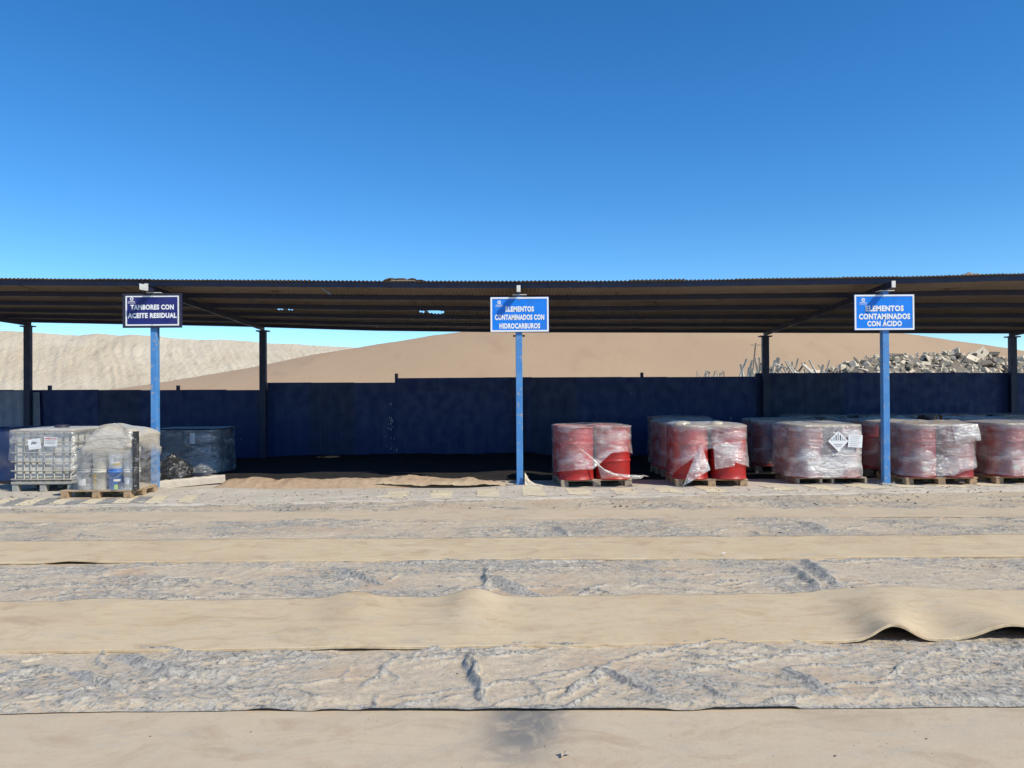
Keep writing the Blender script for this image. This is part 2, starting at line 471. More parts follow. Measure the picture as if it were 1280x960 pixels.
# pale tailings bank on the left
def bank():
    px = np.array([-700, -200, 0, 30, 50, 75, 100, 125, 150, 165, 200, 215, 250, 280, 300, 340, 370, 400, 440, 520, 700])
    py = np.array([400, 408, 412.5, 413, 414, 416, 418, 415.5, 418.5, 417, 419, 421.5, 424, 423.5, 424.5, 428, 429, 431.5, 433, 437, 446])
    D = 300.0
    rx = (px - 640) / F * D
    rz = CAMH + (487.0 - (px - 640) * 0.0063 - py) / F * D
    xs = np.linspace(-330, 20, 900); ys = np.linspace(236, 360, 120)
    XX, YY = np.meshgrid(xs, ys)
    RZ = np.interp(XX, rx, rz) + (fbm(XX * .06, XX * 0, 5) - .5) * .7
    t = (YY - 240) / (D - 240)
    base = np.where(t <= 1, np.clip(t, 0, 1), np.clip(1 - (YY - D) / 80, 0, 1))
    # gullies that run down the face, slanting
    u = XX - (1 - np.clip(t, 0, 1)) * 34 + fbm(XX * .05, YY * .05, 4) * 4
    g = ridge(u * .10, YY * .010, 21, 2) * .22 + ridge(u * .38, YY * .006, 31, 3) * .28 + ridge(u * 1.3, YY * .012, 35, 3) * .5 + (fbm(u * 1.4, YY * .06, 6) - .5) * .5
    env = np.clip(t * 4, 0, 1) * np.clip((1.02 - t) * 3, 0, 1)
    ZZ = RZ * base + (g - .5) * env * 1.25 - .3
    me = grid_mesh('bank', XX, YY, ZZ)
    o = mesh_obj('tailings_bank', me, m_bank, smooth_=True)
    tag(o, kind='structure')
bank()

# ------------------------------------------------------------------ ground coverings in front of the shed
def band_c(x):              # centre line (depth) of the striped concrete strip
    return 11.62 + 0.075 * x
def apron_z(x, y):
    fr = 1 - smooth(-.1, .35, y - band_c(x))
    a = 0.012 * fbm(x * .9, y * 1.3, 50) + 0.010 * fbm(x * 4, y * 4, 51) + fr * (.022 * ridge(x * 2.2, y * 5, 52, 3) + .012 * fbm(x * 9, y * 14, 53))
    hump = 0.05 * np.exp(-((x - .15) / .55) ** 2 - ((y - 12.25) / .3) ** 2)
    drift = 0.05 * np.exp(-((x + 4.7) / .9) ** 2 - ((y - 12.15) / .25) ** 2) * (fbm(x * 3, y * 3, 54) + .3)
    return 0.012 + a + hump + drift
def apron():
    xs = np.linspace(-15, 15, 900); v = np.linspace(0, 1, 90)
    XX, V = np.meshgrid(xs, v)
    y0 = band_c(XX) - .66; y1 = 13.35 + .12 * (fbm(XX * 1.1, XX * 0, 9) - .5)
    YY = y0 + (y1 - y0) * V
    ZZ = apron_z(XX, YY)
    ZZ = ZZ * smooth(-.0, .04, V + .02)
    o = mesh_obj('concrete_apron', grid_mesh('concrete_apron', XX, YY, ZZ), m_apron, smooth_=True)
    tag(o, kind='structure')
    # painted stripes, worn and half buried in dust
    def stripe(xa, w, c, hw, sl, m):
        us = np.linspace(0, 1, 12); vs = np.linspace(0, 1, 40)
        U, V2 = np.meshgrid(us, vs)
        jit = (fbm(U * 3 + xa * 7, V2 * 3, 60) - .5) * .05
        XX = xa + w * U + sl * (V2 - .5) + jit
        YY = c + (V2 - .5) * 2 * hw + (fbm(U * 3 + xa * 5, V2 * 2, 61) - .5) * .06
        ZZ = apron_z(XX, YY) + .005
        mesh_obj('painted_stripe', grid_mesh('painted_stripe', XX, YY, ZZ), m, o, True)
    rs = random.Random(5)
    for i in range(11):                       # slanted hazard stripes on the left
        x = -9.2 + i * .435
        stripe(x, .215, band_c(x) - .02, .44, -.26, m_yellow)
        if i < 9: stripe(x + .218, .212, band_c(x) - .02, .44, -.26, m_greypaint)
    for i in range(8):                        # square blocks by the central post
        x = -1.92 + i * .69
        stripe(x, .33, band_c(x) + .05, .40 + rs.uniform(-.04, .06), -.02, m_yellow)
    for i in range(7):
        x = 4.0 + i * .68
        stripe(x, .38, band_c(x) + .12, .34 + rs.uniform(-.05, .05), -.05, m_yellow)
apron()

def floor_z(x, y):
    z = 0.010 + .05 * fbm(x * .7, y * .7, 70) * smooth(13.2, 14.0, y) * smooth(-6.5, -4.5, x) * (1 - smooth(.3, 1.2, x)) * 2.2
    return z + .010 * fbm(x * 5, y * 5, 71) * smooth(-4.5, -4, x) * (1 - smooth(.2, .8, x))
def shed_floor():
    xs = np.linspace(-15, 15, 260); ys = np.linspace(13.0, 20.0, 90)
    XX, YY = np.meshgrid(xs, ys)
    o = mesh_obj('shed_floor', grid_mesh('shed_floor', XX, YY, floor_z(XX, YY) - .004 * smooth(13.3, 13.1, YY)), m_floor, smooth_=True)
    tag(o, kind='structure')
shed_floor()

# brown sandy ridge at the mouth of the open bay
def sand_ridge():
    xs = np.linspace(-5.0, -.12, 330); v = np.linspace(0, 1, 46)
    XX, V = np.meshgrid(xs, v)
    c = 12.82 + .10 * (fbm(XX * .8, XX * 0, 81) - .5)
    YY = c + (V - .5) * (.95 + .4 * (fbm(XX * 1.3, XX * 0 + 3, 82) - .5))
    prof = np.sin(np.pi * V) ** 1.2
    crest = .04 + .145 * fbm(XX * 1.15, XX * 0, 83, 3) + .03 * ridge(XX * 3, V * 2, 85)
    end = smooth(0, .35, XX + 5.0) * smooth(0, .25, -.12 - XX)
    ZZ = prof * crest * end + .016 * (fbm(XX * 7, YY * 9, 84) - .3) * prof + .012
    o = mesh_obj('sand_ridge', grid_mesh('sand_ridge', XX, YY, ZZ), m_brown, smooth_=True)
    tag(o, kind='structure')
sand_ridge()

tan_pending = True
def tan_sheet():
    xs = np.linspace(-2.6, -.12, 200); v = np.linspace(0, 1, 24)
    XX, V = np.meshgrid(xs, v)
    YY = 12.42 + .1 * np.sin(XX * 1.7) + V * (.62 + .1 * np.sin(XX * 3.1))
    lift = .028 * smooth(.35, .62, fbm(XX * 1.35, V * .4, 87, 2)) + .02 * ridge(XX * 3.5, V * 2, 88)
    ZZ = .020 + .07 * np.sin(np.pi * np.clip(V * .92 + .08, 0, 1)) ** .8 * (.35 + .65 * fbm(XX * 2.3, V * 1.5, 89)) * 1.35 + lift * (1 - .75 * V) * smooth(0, .3, XX + 2.6)
    o = mesh_obj('tan_sheet', grid_mesh('tan_sheet', XX, YY, ZZ), m_tan, smooth_=True)
    tag(o, 'crumpled tan sheet with a curling edge beside the central sign post', 'sheet')

def make_folds(seed, x0, x1, y0, y1, n):
    rs = random.Random(seed); out = []
    for i in range(n):
        ang = rs.gauss(0, .35) if rs.random() < .62 else rs.uniform(-1.5, 1.5)
        L = rs.uniform(.2, 1.3) * (1 if abs(ang) < .7 else .55)
        cx = rs.uniform(x0, x1); cy = rs.uniform(y0, y1)
        out.append((cx, cy, ang, L, rs.uniform(.004, .012), rs.uniform(.008, .022), rs.uniform(-1, 1)))
    return out
def fold_height(XX, YY, folds):
    H = np.zeros_like(XX)
    for cx, cy, ang, L, w, h, bend in folds:
        m = (np.abs(XX - cx) < L * .7 + .1) & (np.abs(YY - cy) < L * .7 + .1)
        if not m.any(): continue
        x = XX[m] - cx; y = YY[m] - cy
        u = x * math.cos(ang) + y * math.sin(ang); v = -x * math.sin(ang) + y * math.cos(ang)
        v = v - bend * .25 * u * u / max(L, .1) - .012 * np.sin(u * 23 + cx * 9)
        t = np.clip(np.abs(u) / (L / 2), 0, 1)
        a = (1 - t ** 2)
        s = v / w
        prof = np.where(s > 0, np.exp(-(s * 1.3) ** 2), np.exp(-(s * .45) ** 2))
        H[m] = np.maximum(H[m], h * a * prof)
    return H
def liner(name, x0, x1, y_near, y_far, res, nfold, seed, label, zbase, extra=(), edge_amp=.02, flat_far=.15, flat_near=.0, zback=None):
    zback = zbase if zback is None else zback
    nc = int((x1 - x0) / res); 
    yn = np.array([y_near(x) for x in (x0, 0, x1)]); yf = np.array([y_far(x) for x in (x0, 0, x1)])
    nr = int((yf - yn).max() / (res * 1.0))
    xs = np.linspace(x0, x1, nc); v = np.linspace(0, 1, nr)
    XX, V = np.meshgrid(xs, v)
    Y0 = np.interp(XX, (x0, 0, x1), yn); Y1 = np.interp(XX, (x0, 0, x1), yf)
    e = (fbm(XX * 1.1, XX * 0, seed + 1) - .5) * 2 * edge_amp + (fbm(XX * 6, XX * 0, seed + 2) - .5) * edge_amp * .7
    Y0 = Y0 + e
    YY = Y0 + (Y1 - Y0) * V
    wx = XX + .10 * (fbm(XX * 2.3, YY * 2.3, seed + 3) - .5); wy = YY + .10 * (fbm(XX * 2.3, YY * 2.3, seed + 4) - .5)
    H = .014 * fbm(XX * 1.1, YY * 1.4, seed + 5, 3)
    rs_ = random.Random(seed + 77)
    C = np.zeros_like(XX); edge_ = np.zeros_like(XX)
    for fq, am in ((1.6, .016), (3.1, .0125), (6.0, .0092), (11., .0062), (20., .0040), (34., .0024)):
        for k in range(3):
            th = rs_.gauss(1.45, .55) if k < 2 else rs_.uniform(0, 3.14)
            wv = 1.1 / fq
            ux = XX + wv * 1.4 * (vnoise(XX * fq * .55 + 9 * k, YY * fq * .55, seed + 30 + k) - .5); uy = YY + wv * 1.4 * (vnoise(XX * fq * .55, YY * fq * .55 + 5 * k, seed + 40 + k) - .5)
            ph = (ux * math.cos(th) + uy * math.sin(th)) * fq + rs_.random() * 9
            tri = np.abs(ph - np.floor(ph) - .5) * 2          # 1 at the sharp crest
            msk = smooth(.35, .62, vnoise(XX * fq * .35 + 3 * k, YY * fq * .5 + 7, seed + 50 + k))
            C += am * (tri ** 1.5) * msk * .62
            edge_ = np.maximum(edge_, msk * smooth(.72, .98, tri) * min(1, .38 + .05 * fq))
    amp = .45 + .75 * smooth(.35, .65, fbm(XX * .9, YY * 1.5, seed + 9))
    C *= amp * .68
    Fh = fold_height(XX, YY, make_folds(seed, x0, x1, float(yn.min()), float(yf.max()), nfold) + list(extra))
    fl = np.ones_like(XX)
    if flat_far: fl *= .25 + .75 * smooth(0, flat_far, Y1 - YY)
    if flat_near: fl *= .25 + .75 * smooth(0, flat_near, YY - Y0)
    Z = zbase + (zback - zbase) * smooth(.1, .3, YY - Y0) + (H + C + Fh) * fl * (.12 + .88 * smooth(0, .10, YY - Y0))
    # lifted, curling near edge
    curl = np.exp(-((YY - Y0) / .03) ** 2) * .012 * smooth(.5, .65, fbm(XX * 1.7, XX * 0, seed + 11))
    Z = Z + curl
    zone = smooth(.40, .62, fbm(XX * 1.3, YY * 2.2, seed + 12))
    bare = edge_ * (.52 + .33 * zone) + .20 * zone * smooth(.45, .65, fbm(wx * 2.6, wy * 6, seed + 13)) + smooth(.004, .012, Fh) * .75
    bare = bare + .7 * np.exp(-((YY - Y0) / .03) ** 2) * smooth(.35, .55, fbm(XX * 1.2, XX * 0, seed + 14))
    bare = np.clip(bare, 0, 1)
    me = grid_mesh(name, XX, YY, Z, attrs={'bare': bare})
    o = mesh_obj(name, me, m_liner, smooth_=True)
    tag(o, label, 'plastic sheet', 'dusty plastic sheets on the ground')
    return o
def fpx(px0, py0, px1, py1, w, h, bend=0):
    d0 = CAMH * F / (py0 - hz(px0)); d1 = CAMH * F / (py1 - hz(px1))
    a = Vector((X_at(px0, d0), d0)); b = Vector((X_at(px1, d1), d1)); c = (a + b) / 2
    return (c.x, c.y, math.atan2(b.y - a.y, b.x - a.x), (b - a).length * 1.1, w, h, bend)
liner('plastic_sheet', -6.2, 6.2, lambda x: 3.80, lambda x: 5.0, .0125, 260, 100,
      'crumpled dusty grey plastic sheet in front of the humped rubber belt', .0165,
      [fpx(586, 822, 604, 885, .014, .055, .2), fpx(580, 822, 590, 850, .010, .04, .2), fpx(150, 822, 250, 855, .03, .035), fpx(90, 845, 160, 872, .02, .035), fpx(690, 880, 760, 835, .016, .03),
       fpx(735, 835, 850, 885, .015, .03), fpx(0, 850, 90, 840, .03, .03), fpx(980, 840, 1050, 880, .03, .03)], .02, .30, zback=.008)
liner('plastic_sheet', -7.8, 7.8, lambda x: 5.55, lambda x: 7.3, .0165, 240, 200,
      'crumpled dusty plastic sheet between the humped belt and the flat sandy belt', .008,
      [fpx(609, 712, 607, 742, .014, .06), fpx(1005, 702, 1048, 738, .03, .05), fpx(990, 712, 1026, 742, .025, .04), fpx(420, 712, 480, 735, .02, .035),
       fpx(610, 722, 670, 748, .05, .04)], .02, .25, .3)
liner('plastic_sheet', -9.8, 9.8, lambda x: 7.95, lambda x: 9.5, .022, 140, 300,
      'wrinkled dusty plastic sheet between the two flat belts nearest the striped apron', .008,
      [fpx(695, 660, 712, 672, .03, .04), fpx(1005, 655, 1040, 668, .05, .04)], .02, .2, .2)
liner('plastic_sheet', -12, 12, lambda x: 9.85, lambda x: band_c(x) - .48, .026, 160, 400,
      'wrinkled sand-covered plastic sheet running along the striped concrete apron', .012, [], .02, .0, .2)

tan_sheet()
# conveyor-belt strips
def belt(label, x0, x1, yn, yf, m, zfun, nx=520, ny=44, thick=.013, stain=None, name='conveyor_belt_strip', edge=.02, seed=0, rag=.07):
    xs = np.linspace(x0, x1, nx); v = np.linspace(0, 1, ny)
    XX, V = np.meshgrid(xs, v)
    Y0 = yn(XX) + (fbm(XX * .7, XX * 0, seed) - .5) * edge * 2 + (fbm(XX * 9, XX * 0, seed + 2, 3) - .5) * .018; Y1 = yf(XX) + (fbm(XX * .7, XX * 0 + 4, seed) - .5) * edge * 2 + (fbm(XX * 5, XX * 0 + 7, seed + 3, 4) - .5) * rag
    YY = Y0 + (Y1 - Y0) * V
    Z = zfun(XX, YY, V)
    me = bpy.data.meshes.new(name)
    top = np.stack([XX, YY, Z + thick], -1).reshape(-1, 3); bot = np.stack([XX, YY, Z], -1).reshape(-1, 3)
    n = nx * ny; idx = np.arange(n).reshape(ny, nx)
    q = np.stack([idx[:-1, :-1], idx[:-1, 1:], idx[1:, 1:], idx[1:, :-1]], -1).reshape(-1, 4)
    qb = q[:, ::-1] + n
    def rim(line):
        return np.stack([line[:-1], line[:-1] + n, line[1:] + n, line[1:]], -1)
    qs = np.concatenate([q, qb, rim(idx[0]), rim(idx[-1][::-1]), rim(idx[::-1, 0]), rim(idx[:, -1])])
    co = np.concatenate([top, bot])
    me.vertices.add(len(co)); me.vertices.foreach_set('co', co.ravel())
    me.loops.add(len(qs) * 4); me.loops.foreach_set('vertex_index', qs.ravel().astype(np.int32))
    me.polygons.add(len(qs)); me.polygons.foreach_set('loop_start', np.arange(0, len(qs) * 4, 4, dtype=np.int32))
    me.update(calc_edges=True)
    st = np.zeros_like(XX) if stain is None else stain(XX, YY)
    at = me.attributes.new('stain', 'FLOAT', 'POINT'); at.data.foreach_set('value', np.concatenate([st.ravel(), st.ravel()]).astype(np.float32))
    me.validate()
    o = mesh_obj(name, me, m, smooth_=True)
    sm = np.ones(len(me.polygons), bool); sm[2 * len(q):] = False
    me.polygons.foreach_set('use_smooth', sm)
    return tag(o, label, 'belt', 'rubber belt strips laid across the yard')
def und(a, s):
    return lambda X, Y, V: a * fbm(X * .8, Y * 1.2, s, 3)
belt('pale sandy rubber belt with a grey smudge, edged by crumpled plastic', -6.5, 6.5, lambda x: 2.72 + 0 * x, lambda x: 3.95 + 0 * x, m_belt2,
     lambda X, Y, V: .002 + .003 * fbm(X * .8, Y, 11, 2), 240, 40, .010,
     stain=lambda X, Y: np.clip(np.exp(-(((X - .07 - (Y - 3.8) * .12) / .17) ** 2) - ((Y - 3.80) / .50) ** 2) * 1.5, 0, 1), seed=3)
def humps(X, Y, V):
    z = .020 + .012 * fbm(X * .8, Y * 1.2, 12, 3)
    dn = 4.72
    def h(xn, xf, w, an, af, wf=None, skew=0):
        xc = xn + (xf - xn) * V
        ww = w + ((wf or w) - w) * V
        a = an + (af - an) * V
        return a * np.exp(-np.abs((X - xc) / ww) ** 2.2)
    z = z + h(-1.0, -1.18, .25, .01, .045, .20)          # px 440
    z = z + h(-.25, -.30, .24, .004, .068, .17)          # px 590
    z = z + h(-2.9, -3.0, .35, .004, .018, .4)
    z = z + h(2.35, 2.72, .145, .095, .018, .34)         # px 1115
    z = z + h(3.10, 2.95, .23, .09, .02, .55)           # px 1260
    return z
belt('humped sandy rubber belt with two arched openings along its edge', -7.2, 7.2, lambda x: 4.70 + .022 * x, lambda x: 5.82 + .022 * x, m_belt, humps, 1150, 60, .014, seed=4)
belt('long flat sandy rubber belt lying beyond the humped belt', -9, 9, lambda x: 7.08 + 0 * x, lambda x: 8.13 + 0 * x, m_belt,
     lambda X, Y, V: .018 + .012 * fbm(X * .8, Y * 1.2, 13, 3) + .022 * np.exp(-((X + 4.05) / .22) ** 2) * (1 - V) ** 4, 420, 30, seed=5)
belt('narrow flat pale belt half buried in sand near the striped apron', -11, 11, lambda x: 9.34 + 0 * x, lambda x: 10.08 + .01 * x, m_belt2,
     lambda X, Y, V: .012 + .016 * fbm(X * .9, Y * 1.2, 14, 3), 700, 40, .010, seed=6, edge=.06, rag=.30)

# ================================================================== SHED
DF, DB = 12.5, 18.2                         # depth of front and back posts
FX = [X_at(194, DF) - 5.95, X_at(194, DF), X_at(649, DF), X_at(1106, DF), X_at(1106, DF) + 5.95]
BX = [X_at(35, DB), X_at(329, DB), X_at(649, DB), X_at(957, DB), X_at(1266, DB)]
ze_px = np.array([-400, 0, 320, 480, 640, 800, 960, 1120, 1200, 1280, 1700]); ze_py = np.array([346, 347, 349, 350, 350.5, 349.5, 347, 345, 343, 340.5, 338])
D0, D1 = 12.33, 18.72
zf_x = (ze_px - 640) / F * D0; zf_z = CAMH + (487 - (ze_px - 640) * .0063 - ze_py) / F * D0
zb_px = np.array([-200, 50, 300, 470, 640, 1000, 1260, 1500]); zb_py = np.array([399, 405, 410, 415.5, 417.5, 418.5, 419.5, 420])
zb_x = (zb_px - 640) / F * D1; zb_z = CAMH + (487 - (zb_px - 640) * .0063 - zb_py) / F * D1 + .10
def roof_z(x, d):
    a = np.interp(x, zf_x, zf_z) - .012; b = np.interp(x, zb_x, zb_z)
    t = (d - D0) / (D1 - D0)
    return a + (b - a) * t
shed = empty('shed', (0, DF, 0))
tag(shed, 'long open shed with blue front posts and rusty corrugated roof', 'shed')
def shed_part(name, bm, m, smooth_=False):
    for v in bm.verts: v.co -= shed.location
    return bm_obj(name, bm, m, shed, smooth_)
XL, XR = -14.4, 14.6
# purlins: C-section beams with two flanges
PUR = [12.42, 13.68, 14.95, 16.2, 17.4, 18.45]
for d in PUR:
    bm = bmesh.new()
    xs = np.linspace(XL, XR, 40)
    for part in ('web', 'top', 'bot'):
        lo, hi, ya, yb = {'web': (-.080, 0, 0, .006), 'top': (-.006, 0, .006, .05), 'bot': (-.080, -.074, .006, .05)}[part]
        rings = []
        for x in xs:
            z = roof_z(x, d) - .009
            rings.append([bm.verts.new((x, d + y, z + zz)) for y, zz in ((ya, lo), (yb, lo), (yb, hi), (ya, hi))])
        for a, b in zip(rings, rings[1:]):
            for k in range(4):
                bm.faces.new((a[k], b[k], b[(k + 1) % 4], a[(k + 1) % 4]))
        bm.faces.new(rings[0]); bm.faces.new(rings[-1][::-1])
    shed_part('purlin', bm, m_frame)
# rafters and posts
for i in range(5):
    xf, xb = FX[i], BX[i]
    def rz(d):
        x = xf + (xb - xf) * (d - DF) / (DB - DF)
        return float(roof_z(x, d)) - .0905
    def rpt(d, off, dz):
        x = xf + (xb - xf) * (d - DF) / (DB - DF)
        return Vector((x + off, d, rz(d) + dz))
    bm = bmesh.new()
    ds = (12.20, 12.6, DB + .12)
    for lo, hi, w in ((-.10, 0, .006), (-.012, 0, .05), (-.10, -.088, .05)):
        e = .0005 if w == .006 else 0
        rings = [[bm.verts.new(rpt(d, o, dz)) for o, dz in ((-w / 2, lo + e), (w / 2, lo + e), (w / 2, hi - e), (-w / 2, hi - e))] for d in ds]
        for a, b in zip(rings, rings[1:]):
            for k in range(4): bm.faces.new((a[k], a[(k + 1) % 4], b[(k + 1) % 4], b[k]))
        bm.faces.new(rings[0][::-1]); bm.faces.new(rings[-1])
    raf = shed_part('rafter', bm, m_frame)
    # pale painted rafter end plate
    bm = bmesh.new()
    p = rpt(12.188, 0, -.05)
    bbox(bm, p.x - .030, p.x + .030, p.y - .006, p.y + .006, p.z - .055, p.z + .05)
    pl = shed_part('end_plate', bm, m_white_paint); pl.parent = raf
    if i == 1:   # bent flap of sheet metal at the left post
        bm = bmesh.new()
        pts = [(-.08, .02), (.03, .0), (.055, -.10), (-.075, -.075)]
        f = [bm.verts.new((p.x + a - .02, p.y - .02 + .05 * k, p.z + .03 + b)) for k in (0, .08) for a, b in pts]
        bm.faces.new(f[:4][::-1]); bm.faces.new(f[4:])
        for k in range(4): bm.faces.new((f[k], f[(k + 1) % 4], f[(k + 1) % 4 + 4], f[k + 4]))
        q = shed_part('bent_flap', bm, m_white_paint); q.parent = raf
    # front post
    zt = rz(DF) - .10
    bm = bmesh.new(); bbox(bm, xf - .053, xf + .053, DF - .053, DF + .053, .0, zt - .012, .006)
    post = shed_part('post', bm, m_postblue)
    bm = bmesh.new(); bbox(bm, xf - .10, xf + .13, DF - .09, DF + .09, zt - .011, zt - .001)
    q = shed_part('cap_plate', bm, m_white_paint); q.parent = post
    bm = bmesh.new(); bbox(bm, xf - .11, xf + .11, DF - .11, DF + .11, .025, .045, .003)
    for sx in (-1, 1):
        for sy in (-1, 1):
            tube(bm, [(xf + sx * .085, DF + sy * .085, .045), (xf + sx * .085, DF + sy * .085, .075)], .011, 6)
    q = shed_part('base_plate', bm, m_cage); q.parent = post
    # back post
    zt = rz(DB) - .10
    bm = bmesh.new(); bbox(bm, xb - .075, xb + .075, DB - .06, DB + .06, .0, zt - .012, .006)
    post = shed_part('post', bm, m_frame)
    bm = bmesh.new(); bbox(bm, xb - .14, xb + .14, DB - .1, DB + .1, zt - .03, zt - .001)
    q = shed_part('cap_plate', bm, m_frame); q.parent = post
# bracket on central post line (behind the central sign)
# roof sheets
PITCH = .066
NW = 13
SW = PITCH * NW
k = 0
x = XL
rs = random.Random(3)
while x < XR - .2:
    ncol = NW * 8 + 1 + 4
    w = SW + PITCH * .5
    xs = x + np.linspace(0, w, ncol)
    holes = [(-1.56, 15.80, .17, .26), (-1.84, 15.78, .05, .13), (-4.75, 15.75, .06, .09), (-4.55, 15.8, .04, .07)]
    near = [h for h in holes if x - .4 < h[0] < x + w + .4]
    jit = rs.uniform(-.035, .035)
    ys = np.linspace(D0 + jit, D1 + rs.uniform(-.06, .05), 180 if near else 14)
    XX, YY = np.meshgrid(xs, ys)
    ph = (XX - XL) / PITCH * 2 * np.pi
    ZZ = roof_z(XX, YY) + .009 * np.cos(ph) + .003 + (.0035 if k % 2 else 0) + .012 * (fbm(XX * .7, YY * .5 + k, 40, 2) - .5) * smooth(0, .5, np.minimum(YY - D0, D1 - YY) + .15)
    mask = None
    if near:
        mask = np.ones((len(ys) - 1, len(xs) - 1), bool)
        cx = (XX[:-1, :-1] + XX[1:, 1:]) / 2; cy = (YY[:-1, :-1] + YY[1:, 1:]) / 2
        for hx, hd, a, b in near:
            r = ((cx - hx) / a) ** 2 + ((cy - hd) / b) ** 2
            mask &= r > .55 + .9 * fbm(cx * 11, cy * 9, 44)
        # keep the overlap from closing the hole: both sheets get it
    me = grid_mesh('roof_sheet', XX - shed.location.x, YY - shed.location.y, ZZ, mask=mask)
    mesh_obj('roof_sheet', me, m_roof, shed, True)
    x += SW; k += 1

# ------------------------------------------------------------------ fence behind
DFN = 18.36
fence = empty('metal_fence', (0, DFN, 0))
tag(fence, 'dark blue sheet-metal fence closing the back of the shed', 'fence')
def fence_top(x):
    p = 640 + x / DFN * F
    if p < 335: py = 487
    elif p < 495: py = 478
    elif p < 945: py = 472 - (p - 495) * .004
    else: py = 465.5
    return Z_at(p, py, DFN)
def fence_panel(x0, x1, zt, zb):
    """trapezoidal ribbed sheet"""
    prof = []
    n = 4; w = (x1 - x0) / n
    for i in range(n):
        a = x0 + i * w
        prof += [(a, 0), (a + w * .55, 0), (a + w * .62, -.004), (a + w * .93, -.004)]
    prof.append((x1, 0))
    bm = bmesh.new()
    b = [bm.verts.new((x, y, zb)) for x, y in prof]; t = [bm.verts.new((x, y, zt)) for x, y in prof]
    for i in range(len(prof) - 1): bm.faces.new((b[i], b[i + 1], t[i + 1], t[i]))
    for v in bm.verts[:]: pass
    r = bmesh.ops.extrude_face_region(bm, geom=bm.faces[:])
    for v in r['geom']:
        if isinstance(v, bmesh.types.BMVert): v.co.y += .004
    return bm
edges = [-16.0] + [X_at(p, DFN) for p in (335, 495, 945)] + [16.0]
rs = random.Random(9)
for a, b in zip(edges, edges[1:]):
    n = max(1, round((b - a) / 1.02))
    for i in range(n):
        xa = a + (b - a) * i / n; xb = a + (b - a) * (i + 1) / n
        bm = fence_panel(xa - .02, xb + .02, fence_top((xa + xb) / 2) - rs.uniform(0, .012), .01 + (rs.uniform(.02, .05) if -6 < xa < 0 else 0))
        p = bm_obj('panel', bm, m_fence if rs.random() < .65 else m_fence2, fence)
        p.location.y = (-.008 if i % 2 else 0) + rs.uniform(-.0015, .0015)
for p in (60, 221, 495, 803, -120, 1400):
    x = X_at(p, DFN)
    zt = max(fence_top(x - .1), fence_top(x + .1)) + .10
    box_obj('fence_post', x - .035, x + .035, .04, .11, 0, zt, m_frame, fence, .004)
for a, b in zip(edges, edges[1:]):
    box_obj('rail', a + .01, b - .01, .012, .04, fence_top((a + b) / 2) - .10, fence_top((a + b) / 2) - .05, m_frame, fence)

rs = random.Random(14)
chip = []
for k in range(4):
    bm = bmesh.new(); n = 6
    bm.faces.new([bm.verts.new((.02 * math.cos(6.283 * q / n) * rs.uniform(.5, 1.2), -.0005, .035 * math.sin(6.283 * q / n) * rs.uniform(.4, 1.3))) for q in range(n)])
    me = bpy.data.meshes.new('bare_patch'); bm.to_mesh(me); bm.free(); me.materials.append(m_greysheet); chip.append(me)
for k in range(26):
    p, py = (rs.gauss(488, 5), rs.choice((rs.gauss(527, 5), rs.gauss(553, 6), rs.uniform(488, 570)))) if k < 20 else (rs.uniform(250, 1000), rs.uniform(490, 560))
    o = link(bpy.data.objects.new('bare_patch', chip[k % 4]), fence)
    o.location = (X_at(p, DFN), -.020, Z_at(p, py, DFN)); f_ = rs.uniform(.5, 1.3); o.scale = (f_, 1, f_)
# grey ribbed sheet leaning on the fence at the left
gs = empty('corrugated_sheet', (X_at(22, 18.3), 18.22, 0.02))
gs.rotation_euler = (R(-2.0), 0, 0)
tag(gs, 'grey ribbed plastic sheet leaning on the fence behind the caged tank', 'sheet')
for j, (xa, xb, sk) in enumerate(((-.42, .30, .10), (.33, .60, .08))):
    xs = np.linspace(xa, xb, 40 if j == 0 else 16); zs = np.linspace(0, 1.62 - .03 * j, 14)
    XX, ZZ = np.meshgrid(xs, zs)
    YY = .012 * np.sign(np.sin(XX * 26)) * np.abs(np.sin(XX * 26)) ** .4 + .02 * j
    XX = XX - sk * ZZ / 1.6
    mesh_obj('sheet_panel', grid_mesh('sheet_panel', XX, YY, ZZ), m_greysheet, gs, False)

